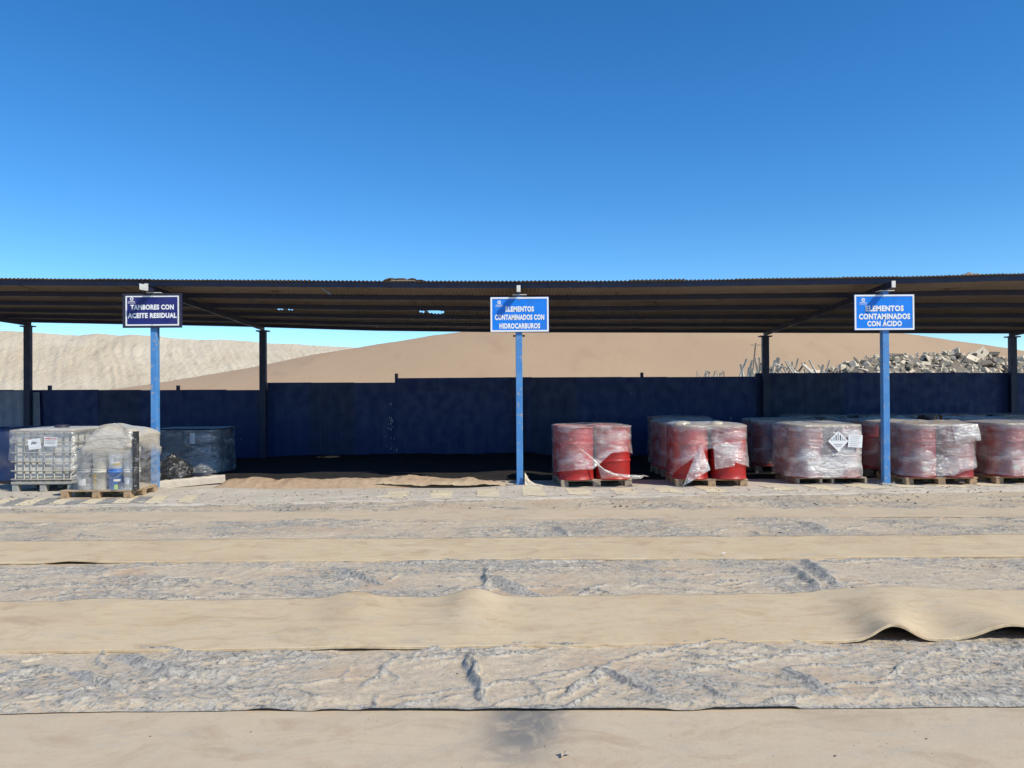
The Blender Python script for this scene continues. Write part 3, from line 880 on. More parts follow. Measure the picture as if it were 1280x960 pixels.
# ------------------------------------------------------------------ signs
def text_mesh(s, size, off=.050):
    cu = bpy.data.curves.new('txt', 'FONT'); cu.body = s; cu.size = size; cu.align_x = 'CENTER'; cu.align_y = 'CENTER'
    cu.offset = off * size; cu.extrude = .0012; cu.resolution_u = 3; cu.space_character = 1.10
    o = bpy.data.objects.new('txt', cu); COL.objects.link(o)
    dg = bpy.context.evaluated_depsgraph_get(); dg.update()
    me = bpy.data.meshes.new_from_object(o.evaluated_get(dg))
    bpy.data.objects.remove(o); bpy.data.curves.remove(cu)
    return me
def sign(px, py, w, h, lines, mbg, mframe, label, style):
    d = DF - .075
    c = Vector((X_at(px, d), d, Z_at(px, py, d)))
    r = empty('sign', (c.x, c.y, c.z - h / 2)); tag(r, label, 'sign', 'signs on the front posts of the shed')
    box_obj('panel', -w / 2, w / 2, -.008, .008, 0, h, mbg, r, .002)
    # rim
    bm = bmesh.new()
    t = .026; y0, y1 = -.013, -.0085
    if style == 'white':
        a, b, c0, c1, tt = -w / 2 + .003, w / 2 - .003, .003, h - .003, t
    else:
        a, b, c0, c1, tt = -w / 2 + .045, w / 2 - .045, .035, h - .035, .022
    bbox(bm, a, b, y0, y1, c0, c0 + tt); bbox(bm, a, b, y0, y1, c1 - tt, c1)
    bbox(bm, a, a + tt, y0, y1, c0 + tt, c1 - tt); bbox(bm, b - tt, b, y0, y1, c0 + tt, c1 - tt)
    bm_obj('border', bm, m_sign_white, r)
    if style != 'white':
        bm = bmesh.new(); t = .036
        a, b, c0, c1 = -w / 2, w / 2, 0.0, h
        y0, y1 = -.018, -.0087
        bbox(bm, a, b, y0, y1, c0, c0 + .03); bbox(bm, a, b, y0, y1, c1 - .03, c1)
        bbox(bm, a, a + t, y0, y1, c0 + .03, c1 - .03); bbox(bm, b - t, b, y0, y1, c0 + .03, c1 - .03)
        bm_obj('frame', bm, m_sign_black, r)
    n = len(lines)
    for i, (s, zc, wid, size) in enumerate(lines):
        me = text_mesh(s, size)
        xs = [v.co.x for v in me.vertices]; k = wid / (max(xs) - min(xs))
        for v in me.vertices: v.co.x *= k
        o = mesh_obj('lettering', me, m_sign_white, r)
        o.rotation_euler = (R(90), 0, 0); o.location = (0, -.0105, zc)
    # emblem: ring with a stroke and two short lines beneath
    bm = bmesh.new()
    cx, cz = -w / 2 + .145, h - .085
    def ringseg(r0, r1, a0, a1):
        N = 14
        for q in range(N):
            t0 = a0 + (a1 - a0) * q / N; t1 = a0 + (a1 - a0) * (q + 1) / N
            vs = [bm.verts.new((cx + rr * math.cos(t), -.0105, cz + rr * math.sin(t))) for rr, t in ((r0, t0), (r1, t0), (r1, t1), (r0, t1))]
            bm.faces.new(vs)
    ringseg(.016, .030, R(20), R(340)); 
    bbox(bm, cx - .006, cx + .028, -.0112, -.0095, cz - .004, cz + .006)
    for s_, z0, z1 in ((.055, -.052, -.040), (.062, -.072, -.064)):
        n_ = 7
        for q in range(n_):
            xa = cx - s_ + 2 * s_ * q / n_
            bbox(bm, xa, xa + 2 * s_ / n_ * .72, -.0112, -.0095, cz + z0, cz + z1)
    bm_obj('emblem', bm, m_sign_white, r)
    # fixing bolts
    for sz in (.05, h - .05):
        bm = bmesh.new(); tube(bm, [(0, -.0085, sz), (0, -.018, sz)], .008, 8); bm_obj('bolt', bm, m_cage, r)
    # brackets to the post behind
    box_obj('bracket', -.05, .05, .009, .015, .06, h - .06, m_cage, r)
    return r
W2, H2 = .945, .565
sign(650, 393, W2, H2, [('ELEMENTOS', .365, .46, .112), ('CONTAMINADOS CON', .232, .80, .112), ('HIDROCARBUROS', .092, .66, .112)], m_sign_blue, m_sign_white,
     'blue sign with white border reading ELEMENTOS CONTAMINADOS CON HIDROCARBUROS', 'white')
sign(1106, 390.3, .97, .575, [('ELEMENTOS', .345, .62, .118), ('CONTAMINADOS', .215, .83, .118), ('CON ÁCIDO', .10, .56, .112)], m_sign_blue, m_sign_white,
     'blue sign with white border reading ELEMENTOS CONTAMINADOS CON ÁCIDO', 'white')
sign(191, 388.3, .955, .555, [('TAMBORES CON', .33, .70, .105), ('ACEITE RESIDUAL', .195, .79, .105)], m_sign_navy, m_sign_black,
     'navy sign with rounded white line and dark frame reading TAMBORES CON ACEITE RESIDUAL', 'dark')

# ================================================================== STORED GOODS
# ---- drum
def make_drum():
    bm = bmesh.new()
    r = .286
    prof = [(r - .02, .010), (r + .008, .0), (r + .010, .012), (r, .020), (r - .002, .10)]
    for c in (.30, .58):
        prof += [(r - .002, c - .035), (r, c - .022), (r + .012, c - .006), (r + .012, c + .006), (r, c + .022), (r - .002, c + .035)]
    prof += [(r - .002, .78), (r, .832), (r + .010, .838), (r + .010, .850), (r - .004, .852), (r - .008, .838)]
    lathe(bm, prof, 36)
    me_b = bpy.data.meshes.new('body'); bm.to_mesh(me_b); bm.free()
    bm = bmesh.new()
    rings = lathe(bm, [(r - .0075, .832), (r - .03, .828), (r - .05, .832), (.02, .832)], 36); bm.faces.new(rings[-1])
    me_l = bpy.data.meshes.new('lid'); bm.to_mesh(me_l); bm.free()
    bm = bmesh.new(); rg = lathe(bm, [(.036, .831), (.036, .842), (.030, .846)], 12); bm.faces.new(rg[-1])
    me_p = bpy.data.meshes.new('bung'); bm.to_mesh(me_p); bm.free()
    return me_b, me_l, me_p
DRUM_ME = {}
_db = make_drum()
for key, m in (('red', m_red), ('dull', m_red2), ('blue', m_blue_drum)):
    ms = [x.copy() for x in _db]
    for me in ms: me.materials.append(m)
    DRUM_ME[key] = ms
def drum(loc, kind, label, group, rz=0):
    r = empty('steel_drum', loc, rz); tag(r, label, 'drum', group)
    b, l, p = DRUM_ME[kind]
    link(bpy.data.objects.new('body', b), r)
    lid = link(bpy.data.objects.new('lid', l), r)
    for x, y in ((.19, 0), (-.17, .09)):
        o = link(bpy.data.objects.new('bung', p), lid); o.location = (x, y, 0)
    return r
# ---- pallets
def brd(L, w, t, m, seed):
    bm = bmesh.new(); bbox(bm, -L / 2, L / 2, -w / 2, w / 2, 0, t, .004)
    me = bpy.data.meshes.new('board'); bm.to_mesh(me); bm.free(); me.materials.append(m); return me
PAL = {}
for key, m in (('new', m_wood), ('old', m_wood_grey)):
    PAL[key] = dict(deck=brd(1.16, .105, .022, m, 1), bot=brd(1.16, .10, .022, m, 2), block=None, cross=None, string=None)
    bm = bmesh.new(); bbox(bm, -.06, .06, -.07, .07, 0, .066, .004); me = bpy.data.meshes.new('block'); bm.to_mesh(me); bm.free(); me.materials.append(m); PAL[key]['block'] = me
    bm = bmesh.new(); bbox(bm, -.06, .06, -.5, .5, 0, .020, .003); me = bpy.data.meshes.new('cross'); bm.to_mesh(me); bm.free(); me.materials.append(m); PAL[key]['cross'] = me
    bm = bmesh.new(); bbox(bm, -.022, .022, -.5, .5, 0, .075, .004); me = bpy.data.meshes.new('stringer'); bm.to_mesh(me); bm.free(); me.materials.append(m); PAL[key]['string'] = me
def pallet(loc, rz, style, wood_, label, group='wooden pallets under the stored goods'):
    r = empty('pallet', loc, rz); tag(r, label, 'pallet', group)
    P = PAL[wood_]; rs = random.Random(hash((round(loc[0], 2), round(loc[1], 2))) % 1000)
    def put(name, me, x, y, z):
        o = link(bpy.data.objects.new(name, me), r); o.location = (x + rs.uniform(-.006, .006), y + rs.uniform(-.004, .004), z)
        o.rotation_euler = (0, 0, rs.uniform(-.008, .008)); return o
    if style == 'block':
        for y in (-.45, 0, .45): put('bottom_board', P['bot'], 0, y, 0)
        for y in (-.43, 0, .43):
            for x in (-.515, 0, .515): put('block', P['block'], x, y, .0222)
        for x in (-.515, 0, .515): put('cross_board', P['cross'], x, 0, .0884)
        top = .1086
    else:
        for y in (-.45, 0, .45): put('bottom_board', P['bot'], 0, y, 0)
        for x in (-.55, -.18, .02, .55): put('stringer', P['string'], x, 0, .0222)
        top = .0975
    for i in range(7): put('deck_board', P['deck'], 0, -.445 + i * .1483, top)
    return top + .022
# ---- stretch film round a square of four drums
def film_mesh(hw, hd, rc, z0, z1, seed, bottom, top_dust=.6, lumps=0., n=150, nz=34, top=True, wob=.012, zdust=None):
    """closed wrap: bottom(u) gives the local lower edge; top closes over"""
    u = np.linspace(0, 1, n, endpoint=False)
    # rounded rectangle by arc length
    def rr(u):
        sx, sy = hw - rc, hd - rc
        segs = [2 * sx, math.pi * rc / 2, 2 * sy, math.pi * rc / 2, 2 * sx, math.pi * rc / 2, 2 * sy, math.pi * rc / 2]
        L = sum(segs); s = (u % 1) * L; out = []
        for i, g in enumerate(segs):
            if s <= g or i == 7: break
            s -= g
        t = s / g if g > 1e-6 else 0
        a = t * math.pi / 2
        return [(-sx + 2 * sx * t, -hd), (sx + rc * math.sin(a), -sy - rc * math.cos(a)), (hw, -sy + 2 * sy * t), (sx + rc * math.cos(a), sy + rc * math.sin(a)),
                (sx - 2 * sx * t, hd), (-sx - rc * math.sin(a), sy + rc * math.cos(a)), (-hw, sy - 2 * sy * t), (-sx - rc * math.cos(a), -sy - rc * math.sin(a))][i]
    P = np.array([rr(v) for v in u])
    rows = []
    zb = np.array([bottom(v) for v in u])
    v = np.linspace(0, 1, nz)
    U, V = np.meshgrid(u, v)
    Z = zb[None, :] + (z1 - zb[None, :]) * V
    uu = U * 14
    nn = fbm(uu + 3, Z * 4, seed) - .5 + .6 * (fbm(uu * 2.2 + Z * 6, Z * 13, seed + 1) - .5)
    per = np.minimum(U, 1 - U)
    nn = nn * smooth(0, .03, per)          # seam continuity
    s = 1 + 0 * U
    off = wob * (nn * 2.0) + .004
    cx = P[:, 0][None, :]; cy = P[:, 1][None, :]
    nrm = np.stack([np.gradient(np.r_[P[-1:, 1], P[:, 1], P[:1, 1]])[1:-1], -np.gradient(np.r_[P[-1:, 0], P[:, 0], P[:1, 0]])[1:-1]], -1)
    nrm /= np.linalg.norm(nrm, axis=1, keepdims=True) + 1e-9
    XX = cx + nrm[:, 0][None, :] * off; YY = cy + nrm[:, 1][None, :] * off
    # slack tatters at the bottom edge
    tat = np.clip((.22 - (Z - zb[None, :])) / .22, 0, 1) * .05 * fbm(uu * .8, Z * 2, seed + 5)
    XX += nrm[:, 0][None, :] * tat; YY += nrm[:, 1][None, :] * tat
    D = np.zeros_like(XX) + .55 * smooth(z1 - .10, z1, Z) * (top_dust > .3)
    if zdust is not None: D = np.maximum(D, zdust(U, Z))
    if top:
        rt = 9
        T = np.linspace(0, 1, rt + 1)[1:]
        Xt = [XX[-1] * (1 - t) for t in T]; Yt = [YY[-1] * (1 - t) for t in T]
        Xt = np.array(Xt); Yt = np.array(Yt)
        bul = np.array([np.full(n, .006 + .010 * math.sin(min(1, t * 3) * math.pi / 2)) for t in T])
        Zt = Z[-1][None, :] + bul + lumps * (fbm(Xt * 3.2 + seed, Yt * 3.2, seed + 7, 3) - .35) * np.minimum(1, T[:, None] * 3)
        Zt = np.maximum(Zt, Z[-1].max() + .006)
        XX = np.vstack([XX, Xt]); YY = np.vstack([YY, Yt]); Z = np.vstack([Z, Zt])
        D = np.vstack([D, np.clip(top_dust + .5 * (fbm(Xt * 4, Yt * 4, seed + 8) - .5), 0, 1)])
    return grid_mesh('film', XX, YY, Z, closed_u=True, attrs={'dust': D})

FRONT = {}
def load(x, dfront, rz, kind, style, wood_, key, z=.012, film='film', bottom=None, top_dust=.6, lumps=.06, wrap=True, seed=1, labs=None, sp=.302, over=None, shift=(0, 0)):
    """a pallet with four drums and its film"""
    y = dfront + .5
    base = Vector((x, y, z))
    L = labs
    h = pallet(tuple(base), rz, style, wood_, L['pallet'])
    M = Matrix.Rotation(rz, 3, 'Z')
    rs = random.Random(seed)
    zt = z + h + .001
    for sx in (-1, 1):
        for sy in (-1, 1):
            p = base + M @ Vector((sx * sp + shift[0], sy * sp + shift[1], 0))
            drum((p.x + rs.uniform(-.004, .004), p.y + rs.uniform(-.004, .004), zt), kind, L.get('fl' if sx < 0 else 'fr', L['drum']) if sy < 0 else L['drum'], L['group'], rs.uniform(0, 6))
    if wrap:
        f = empty('stretch_film', (base.x + (M @ Vector((*shift, 0))).x, base.y + (M @ Vector((*shift, 0))).y, zt), rz)
        tag(f, L['film'], 'plastic film', 'stretch film round drum pallets')
        hw = sp + .305
        me = film_mesh(hw, hw, .30, 0, .858, seed, bottom or (lambda u: .03), top_dust, lumps)
        mesh_obj('wrap', me, {'film': m_film, 'heavy': m_film_heavy}[film], f, True)
        return f, zt, h
    return None, zt, h
def ubot(segs, seed=0):
    """lower edge of film from (u, z) nodes"""
    us = [a for a, b in segs]; zs = [b for a, b in segs]
    return lambda u: float(np.interp(u, us, zs)) + .03 * float(fbm(np.array([u * 40.]), np.array([0.]), seed)[0])

XA, XB, XC, XD, XE = X_at(741, 12.45), X_at(889, 12.4), X_at(1037, 12.6), X_at(1174, 12.4), X_at(1287, 12.45)
# A: torn film with twisted tail
fA, zA, hA = load(XA, 12.36, R(5), 'red', 'block', 'old', 'A', film='film', bottom=ubot([(0, .17), (.05, .17), (.09, .30), (.12, .42), (.16, .44), (.22, .40), (.3, .3), (.5, .1), (.8, .04), (.93, .12), (1, .17)], 3),
    top_dust=.12, lumps=.02, seed=11, labs=dict(pallet='weathered pallet under the drums beside the ELEMENTOS CONTAMINADOS CON HIDROCARBUROS post', drum='bright red rear drum on the pallet with a twisted strand of film', fl='bright red drum filmed down to its foot where the twisted strand starts', fr='bright red drum with bare lower half behind the twisted film strand',
    group='red drums on the pallet with the twisted film', film='torn clear stretch film with a twisted strand falling to the pallet corner'))
def film_strand(parent, pts, r, m, name='loose_tail'):
    bm = bmesh.new(); tube(bm, pts, r, 9)
    for v in bm.verts:
        v.co += Vector((random.uniform(-1, 1), random.uniform(-1, 1), random.uniform(-1, 1))) * .006
    o = bm_obj(name, bm, m, parent, True)
    at = o.data.attributes.new('dust', 'FLOAT', 'POINT'); at.data.foreach_set('value', [.30] * len(o.data.vertices))
    return o
film_strand(fA, [(-.27, -.625, .50), (-.2, -.635, .44), (-.1, -.63, .36), (.0, -.63, .25), (.1, -.64, .17), (.25, -.65, .10), (.42, -.66, .07), (.58, -.66, .05), (.68, -.62, .045), (.76, -.55, .06), (.86, -.45, .03)],
            [.006, .010, .012, .012, .014, .018, .028, .034, .028, .012, .005], m_film_heavy)
# loose sheet hanging from strand
def film_flap(parent, poly, nx=14, seed=0, m=None, name='loose_flap', bow=.05):
    """poly: four corners (tl, tr, br, bl)"""
    tl, tr, br, bl = [np.array(p, float) for p in poly]
    U, V = np.meshgrid(np.linspace(0, 1, nx), np.linspace(0, 1, nx))
    P = (tl[None, None] * (1 - U[..., None]) + tr * U[..., None]) * (1 - V[..., None]) + (bl * (1 - U[..., None]) + br * U[..., None]) * V[..., None]
    n = (fbm(U * 4 + seed, V * 4, seed) - .5)
    P[..., 1] += -bow * np.sin(np.pi * U) * np.sin(np.pi * V) + n * .04
    me = grid_mesh('flap', P[..., 0], P[..., 1], P[..., 2], attrs={'dust': .18 + .3 * np.abs(n) * 2})
    return mesh_obj(name, me, m or m_film, parent, True)
film_flap(fA, [(-.02, -.63, .27), (.06, -.64, .20), (.40, -.65, .06), (.05, -.64, .03)], 12, 3, m_film)

# B: torn triangular flap, knotted dusty top
fB, zB, hB = load(XB, 12.34, R(-2), 'red', 'block', 'new', 'B', film='film', bottom=ubot([(0, .34), (.06, .50), (.10, .42), (.15, .26), (.22, .17), (.3, .12), (.5, .1), (.8, .04), (.92, .05), (.96, .2), (1, .34)], 5),
    top_dust=.85, lumps=.09, seed=13, labs=dict(pallet='pallet of fresh wood under the drums with a triangular torn film flap', drum='bright red rear drum on the pallet with a triangular flap of film', fl='bright red drum behind the triangular torn flap of film', fr='bright red drum beside the flap, with a hazy film patch over its middle',
    group='red drums on the pallet with the triangular flap', film='clear stretch film with a torn triangular flap and knotted dusty top'))
film_flap(fB, [(-.22, -.625, .56), (-.18, -.63, .55), (-.06, -.68, .17), (-.50, -.70, -.09)], 16, 7, m_film_heavy, bow=.03)
film_flap(fB, [(.0, -.622, .55), (.45, -.63, .62), (.32, -.64, .22), (.02, -.64, .17)], 16, 9, m_film, bow=.02)
for (lx, ly, rr_) in ((-.42, -.30, .15), (.12, -.36, .14)):
    U, V = np.meshgrid(np.linspace(0, 1, 20, endpoint=False) * 2 * np.pi, np.linspace(0, 1, 9))
    a = rr_ * np.cos(V * np.pi / 2) * (1 + .2 * (fbm(np.cos(U) * 2 + lx * 9, np.sin(U) * 2 + V, 5) - .5))
    me = grid_mesh('knot', lx + a * np.cos(U), ly + a * np.sin(U), 0.852 + .075 * np.sin(V * np.pi / 2), closed_u=True, attrs={'dust': np.full_like(U, .95)})
    mesh_obj('film_knot', me, m_film_dusty, fB, True)

# C: heavily wrapped, with placards
fC, zC, hC = load(XC, 12.56, R(1), 'dull', 'stringer', 'old', 'C', film='heavy', bottom=ubot([(0, .0), (1, .0)], 6),
    top_dust=.8, lumps=.05, seed=17, shift=(-.06, 0), labs=dict(pallet='low stringer pallet under the drum load bearing the striped diamond placard', drum='dull red rear drum in the load bearing the striped diamond placard', fl='dull red front drum under hazy film, away from the diamond placard and label', fr='dull red front drum behind the diamond placard and white label',
    group='drums wrapped behind the diamond placard', film='many-layered hazy stretch film with a striped diamond placard on its face'))
yF = -.622
pr = empty('hazard_placard', (fC.location.x + .12, fC.location.y + yF - .012, fC.location.z + .60)); tag(pr, 'white diamond placard with grey vertical stripes on film-wrapped drums', 'placard')
bm = bmesh.new(); s = .165
vs = [bm.verts.new((x, y, z)) for y in (0, .003) for x, z in ((0, -s), (s, 0), (0, s), (-s, 0))]
bm.faces.new(vs[:4]); bm.faces.new(vs[4:][::-1])
for k in range(4): bm.faces.new((vs[k], vs[k + 4], vs[(k + 1) % 4 + 4], vs[(k + 1) % 4]))
bm_obj('card', bm, m_paper, pr)
for k in range(7):
    x = -.105 + k * .035; top = s - .03 - abs(x)
    if top > .02:
        box_obj('stripe', x - .008, x + .008, -.003, -.001, .012, top, m_ink if k % 2 == 0 else m_pail_grey, pr)
for z_, w_ in ((-.05, .07), (-.08, .045)):
    box_obj('print_line', -w_, w_, -.003, -.001, z_ - .006, z_ + .006, m_pail_grey, pr)
pc = empty('paper_label', (fC.location.x + .395, fC.location.y + yF - .012, fC.location.z + .60)); tag(pc, 'white rectangular paper label beside the striped diamond placard', 'label')
pc.rotation_euler = (0, R(4), R(2))
box_obj('sheet', -.115, .115, 0, .002, -.10, .10, m_paper, pc)
for q in range(6): box_obj('print_line', -.09, .09 - .02 * (q % 3), -.0025, -.0008, .075 - q * .03, .081 - q * .03, m_pail_grey, pc)

# D: wrapped with cardboard core on top
fD, zD, hD = load(XD, 12.36, R(0.5), 'dull', 'block', 'new', 'D', film='film', bottom=ubot([(0, .02), (.1, .02), (.14, .10), (.2, .16), (.25, .1), (.5, .03), (1, .02)], 8),
    top_dust=.55, lumps=.13, seed=19, labs=dict(pallet='wooden pallet under the drum load topped by a cardboard tube', drum='dark red rear drum in the wrapped load topped by a cardboard tube', fl='dark red front drum beside the ÁCIDO post in the tube-topped load', fr='dark red front drum under the shiny bunched film of the tube-topped load',
    group='red drums in the load topped by a cardboard tube', film='shiny wrinkled stretch film bunched up under a cardboard tube'))
bm = bmesh.new()
for rr_ in (.045, .036):
    pass
U, V = np.meshgrid(np.linspace(0, 2 * np.pi, 20, endpoint=False), np.array([0, 1, 1, 0]))
rad = np.array([.045, .045, .036, .036])[:, None]
tubeme = grid_mesh('tube', rad * np.cos(U), np.array([0, .42, .42, 0])[:, None] + 0 * U, rad * np.sin(U), closed_u=True)
bm.free()
ct = mesh_obj('cardboard_tube', tubeme, m_card, None, True); ct.location = (XD + .06, 12.52, zD + .955); ct.rotation_euler = (R(-3), 0, R(-25))
tag(ct, 'brown cardboard roll core lying on top of the film-wrapped drums', 'tube')
film_flap(fD, [(.10, -.622, .862), (.52, -.61, .865), (.58, -.62, .60), (.16, -.632, .55)], 18, 21, m_film_heavy, bow=.03)

# E: at the right edge with a paper label
fE, zE, hE = load(XE, 12.42, R(0), 'dull', 'block', 'new', 'E', film='film', bottom=ubot([(0, .02), (1, .02)], 9),
    top_dust=.7, lumps=.05, seed=23, labs=dict(pallet='wooden pallet under the drum load with a white paper sheet', drum='dark red drum in the film-wrapped load with a white paper sheet', fl='dark red front drum next to the tube-topped load, in the paper-sheet load',
    group='red drums in the load with a paper sheet', film='clear stretch film holding a white paper sheet, beside the tube-topped load'))
pe = empty('paper_label', (fE.location.x + .02, fE.location.y - .625, fE.location.z + .63)); tag(pe, 'white paper sheet with printing on the drum load beside the tube-topped load', 'label')
box_obj('sheet', -.10, .10, 0, .002, -.13, .13, m_paper, pe)
for q in range(7): box_obj('print_line', -.08, .08 - .02 * (q % 3), -.0025, -.0008, .095 - q * .03, .102 - q * .03, m_ink, pe)

# back rows in the shade
back = [
    (X_at(868, 13.9) - .05, 13.85, 'red', 'second-row load half hidden behind the triangular-flap load', .5),
    (X_at(985, 14.3), 14.35, 'dull', 'second-row load behind the diamond-placard load', .45),
    (X_at(1112, 14.0) , 13.75, 'red', 'second-row load behind the ELEMENTOS CONTAMINADOS CON ÁCIDO post', .85),
    (X_at(1232, 14.2), 14.0, 'red', 'second-row load behind the gap between the tube-topped and paper-sheet loads', .85),
    (X_at(852, 15.9), 15.7, 'dull', 'shaded back-row load by the fence behind the triangular-flap load', .3),
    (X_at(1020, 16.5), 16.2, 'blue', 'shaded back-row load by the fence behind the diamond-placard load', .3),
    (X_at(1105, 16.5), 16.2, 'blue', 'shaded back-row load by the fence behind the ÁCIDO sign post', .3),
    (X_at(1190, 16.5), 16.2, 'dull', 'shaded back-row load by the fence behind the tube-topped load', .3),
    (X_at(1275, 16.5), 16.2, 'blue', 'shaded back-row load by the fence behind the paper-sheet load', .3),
]
for i, (x, d, kind, where, du) in enumerate(back):
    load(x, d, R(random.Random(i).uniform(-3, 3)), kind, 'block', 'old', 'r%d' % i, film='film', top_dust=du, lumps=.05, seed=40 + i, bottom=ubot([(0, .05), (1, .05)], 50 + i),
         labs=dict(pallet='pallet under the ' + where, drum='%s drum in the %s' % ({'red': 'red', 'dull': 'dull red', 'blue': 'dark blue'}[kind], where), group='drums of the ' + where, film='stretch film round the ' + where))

# ---- left: caged tank (IBC)
XI, YI = X_at(52, 12.2), 12.2 + .55
ibc = empty('caged_tank', (XI, YI, .02)); tag(ibc, 'dusty grey caged liquid tank with two white papers on its cage', 'tank')
bm = bmesh.new(); bbox(bm, -.47, .47, -.51, .51, .17, 1.0, .06)
bm_obj('bottle', bm, m_ibc, ibc, False)
bm = bmesh.new(); rg = lathe(bm, [(.11, 1.0), (.11, 1.035), (.09, 1.045)], 20); bm.faces.new(rg[-1]); bm_obj('cap', bm, m_ink, ibc)
bm = bmesh.new(); bbox(bm, -.50, .50, -.545, .545, .12, .165, .008)
bm_obj('base_tray', bm, m_cage, ibc)
for x in (-.44, .0, .44):
    for y in (-.48, 0, .48): box_obj('foot', x - .05, x + .05, y - .05, y + .05, .0, .119, m_cage, ibc, .006)
hw, hd = .505, .55
for z in (.20, .335, .48, .625, .79, .965):
    bm = bmesh.new(); r_ = .011 if z < .9 else .019
    tube(bm, [(-hw, -hd + .03, z), (-hw + .03, -hd, z), (hw - .03, -hd, z), (hw, -hd + .03, z), (hw, hd - .03, z), (hw - .03, hd, z), (-hw + .03, hd, z), (-hw, hd - .03, z), (-hw, -hd + .03, z)], r_, 8, False)
    bm_obj('cage_rail', bm, m_cage, ibc)
xv = [-.43, -.29, -.185, -.08, .03, .19, .34, .45]
for x in xv:
    for y in (-hd + .02, hd - .02):
        bm = bmesh.new(); tube(bm, [(x, y, .165), (x, y, .965)], .010, 8); bm_obj('cage_bar', bm, m_cage, ibc)
for y in (-.38, -.19, 0, .19, .38):
    for x in (-hw + .018, hw - .018):
        bm = bmesh.new(); tube(bm, [(x, y, .165), (x, y, .965)], .010, 8); bm_obj('cage_bar', bm, m_cage, ibc)
def paper(x, z, w, h, rot, label, red=False):
    p = empty('paper_label', (XI + x, YI - hd - .022, .02 + z)); p.rotation_euler = (0, R(rot), 0); tag(p, label, 'label')
    box_obj('sheet', -w / 2, w / 2, 0, .002, -h / 2, h / 2, m_paper, p)
    if red:
        box_obj('header_band', -w / 2 + .01, w / 2 - .01, -.0025, -.0008, h / 2 - .035, h / 2 - .018, m_redink, p)
        for q in range(3): box_obj('print_line', -w / 2 + .02, w / 2 - .03, -.0025, -.0008, h / 2 - .06 - q * .022, h / 2 - .055 - q * .022, m_pail_grey, p)
    else:
        bm = bmesh.new()
        tube(bm, [(-.05, -.002, .0), (-.035, -.002, .045), (-.025, -.002, .005), (-.01, -.002, .045), (0, -.002, .0), (.012, -.002, .035), (.022, -.002, .005), (.04, -.002, .03)], .005, 5)
        bm_obj('handwriting', bm, m_ink, p)
paper(-.10, .765, .20, .165, -8, 'tilted white paper with dark handwriting on the caged tank')
paper(.155, .80, .21, .15, 2, 'white printed paper with a red heading on the caged tank', True)
film = empty('stretch_film', (XI, YI, .02)); tag(film, 'clear film wrapped round the upper part of the caged tank', 'plastic film')
me = film_mesh(hw + .016, hd + .018, .05, .5, .985, 61, ubot([(0, .5), (.1, .48), (.18, .36), (.22, .34), (.3, .45), (.6, .5), (1, .5)], 4), .35, .02, wob=.006)
mesh_obj('wrap', me, m_film, film, True)

# ---- blue tarp stack behind the tank
def cover(name, cx, cy, hx, hy, h, seed, m, label, cat, lump=.25, group=None, z0=.015):
    n = 46
    U, V = np.meshgrid(np.linspace(-1.25, 1.25, n), np.linspace(-1.25, 1.25, n))
    ex = np.clip(np.abs(U), 0, 1); ey = np.clip(np.abs(V), 0, 1)
    XX = np.sign(U) * np.minimum(np.abs(U), 1 + (np.abs(U) - 1) * .12) * hx; YY = np.sign(V) * np.minimum(np.abs(V), 1 + (np.abs(V) - 1) * .12) * hy
    drop = np.maximum(np.clip((np.abs(U) - 1) / .25, 0, 1), np.clip((np.abs(V) - 1) / .25, 0, 1))
    top = h + lump * (fbm(U * 1.5 + seed, V * 1.5, seed, 3) - .5)
    ZZ = top * (1 - drop) + .02 * (fbm(U * 6, V * 6, seed + 2) - .5) * (1 - drop)
    fold = .03 * (fbm((U + V) * 5, (U - V) * 5, seed + 4) - .5) * drop
    XX = XX * (1 + fold); YY = YY * (1 + fold)
    o = mesh_obj(name, grid_mesh(name, XX, YY, np.maximum(ZZ, .0)), m, None, True)
    o.location = (cx, cy, z0)
    tag(o, label, cat, group); return o
cover('blue_tarp', X_at(58, 14.3), 14.35, .84, .5, .93, 5, m_tarp_blue, 'rumpled blue tarp draped over a stack behind the caged tank', 'tarp', .16)

# ---- left: mixed pails under dusty film
XM, YM = X_at(120, 11.35), 11.34 + .41
hM = pallet((XM, YM, .02), R(-1), 'block', 'new', 'pallet of fresh wood under the dusty wrapped paint pails')
_p = [o for o in bpy.data.objects if o.name.startswith('pallet') and abs(o.location.x - XM) < 1e-3 and abs(o.location.y - YM) < 1e-3][0]
_p.scale = (.92, .82, 1)
zM = .02 + hM + .001
XM = -6.03
def pail_mesh():
    bm = bmesh.new()
    rg = lathe(bm, [(.118, 0), (.122, .006), (.134, .30), (.145, .302), (.145, .335), (.134, .338), (.136, .36)], 24)
    bm.faces.new(rg[0][::-1])
    b = bpy.data.meshes.new('body'); bm.to_mesh(b); bm.free()
    bm = bmesh.new(); rg = lathe(bm, [(.142, .352), (.146, .366), (.136, .372), (.125, .366)], 24); bm.faces.new(rg[-1])
    l = bpy.data.meshes.new('lid'); bm.to_mesh(l); bm.free()
    bm = bmesh.new(); tube(bm, [(.147 * math.cos(a), .147 * math.sin(a) , .31 - .10 * math.sin(q / 10 * math.pi)) for q, a in [(q, R(-155) + R(130) * q / 10) for q in range(11)]], .004, 5)
    h = bpy.data.meshes.new('handle'); bm.to_mesh(h); bm.free()
    return b, l, h
_pm = pail_mesh()
def label_patch(a0, a1, z0, z1, r=.1285):
    U, V = np.meshgrid(np.linspace(R(a0), R(a1), 9), np.linspace(0, 1, 3))
    rad = .1225 + (.134 - .122) * (z0 + (z1 - z0) * V) / .30 + .0015
    return grid_mesh('label', rad * np.cos(U), rad * np.sin(U), z0 + (z1 - z0) * V)
pm_cache = {}
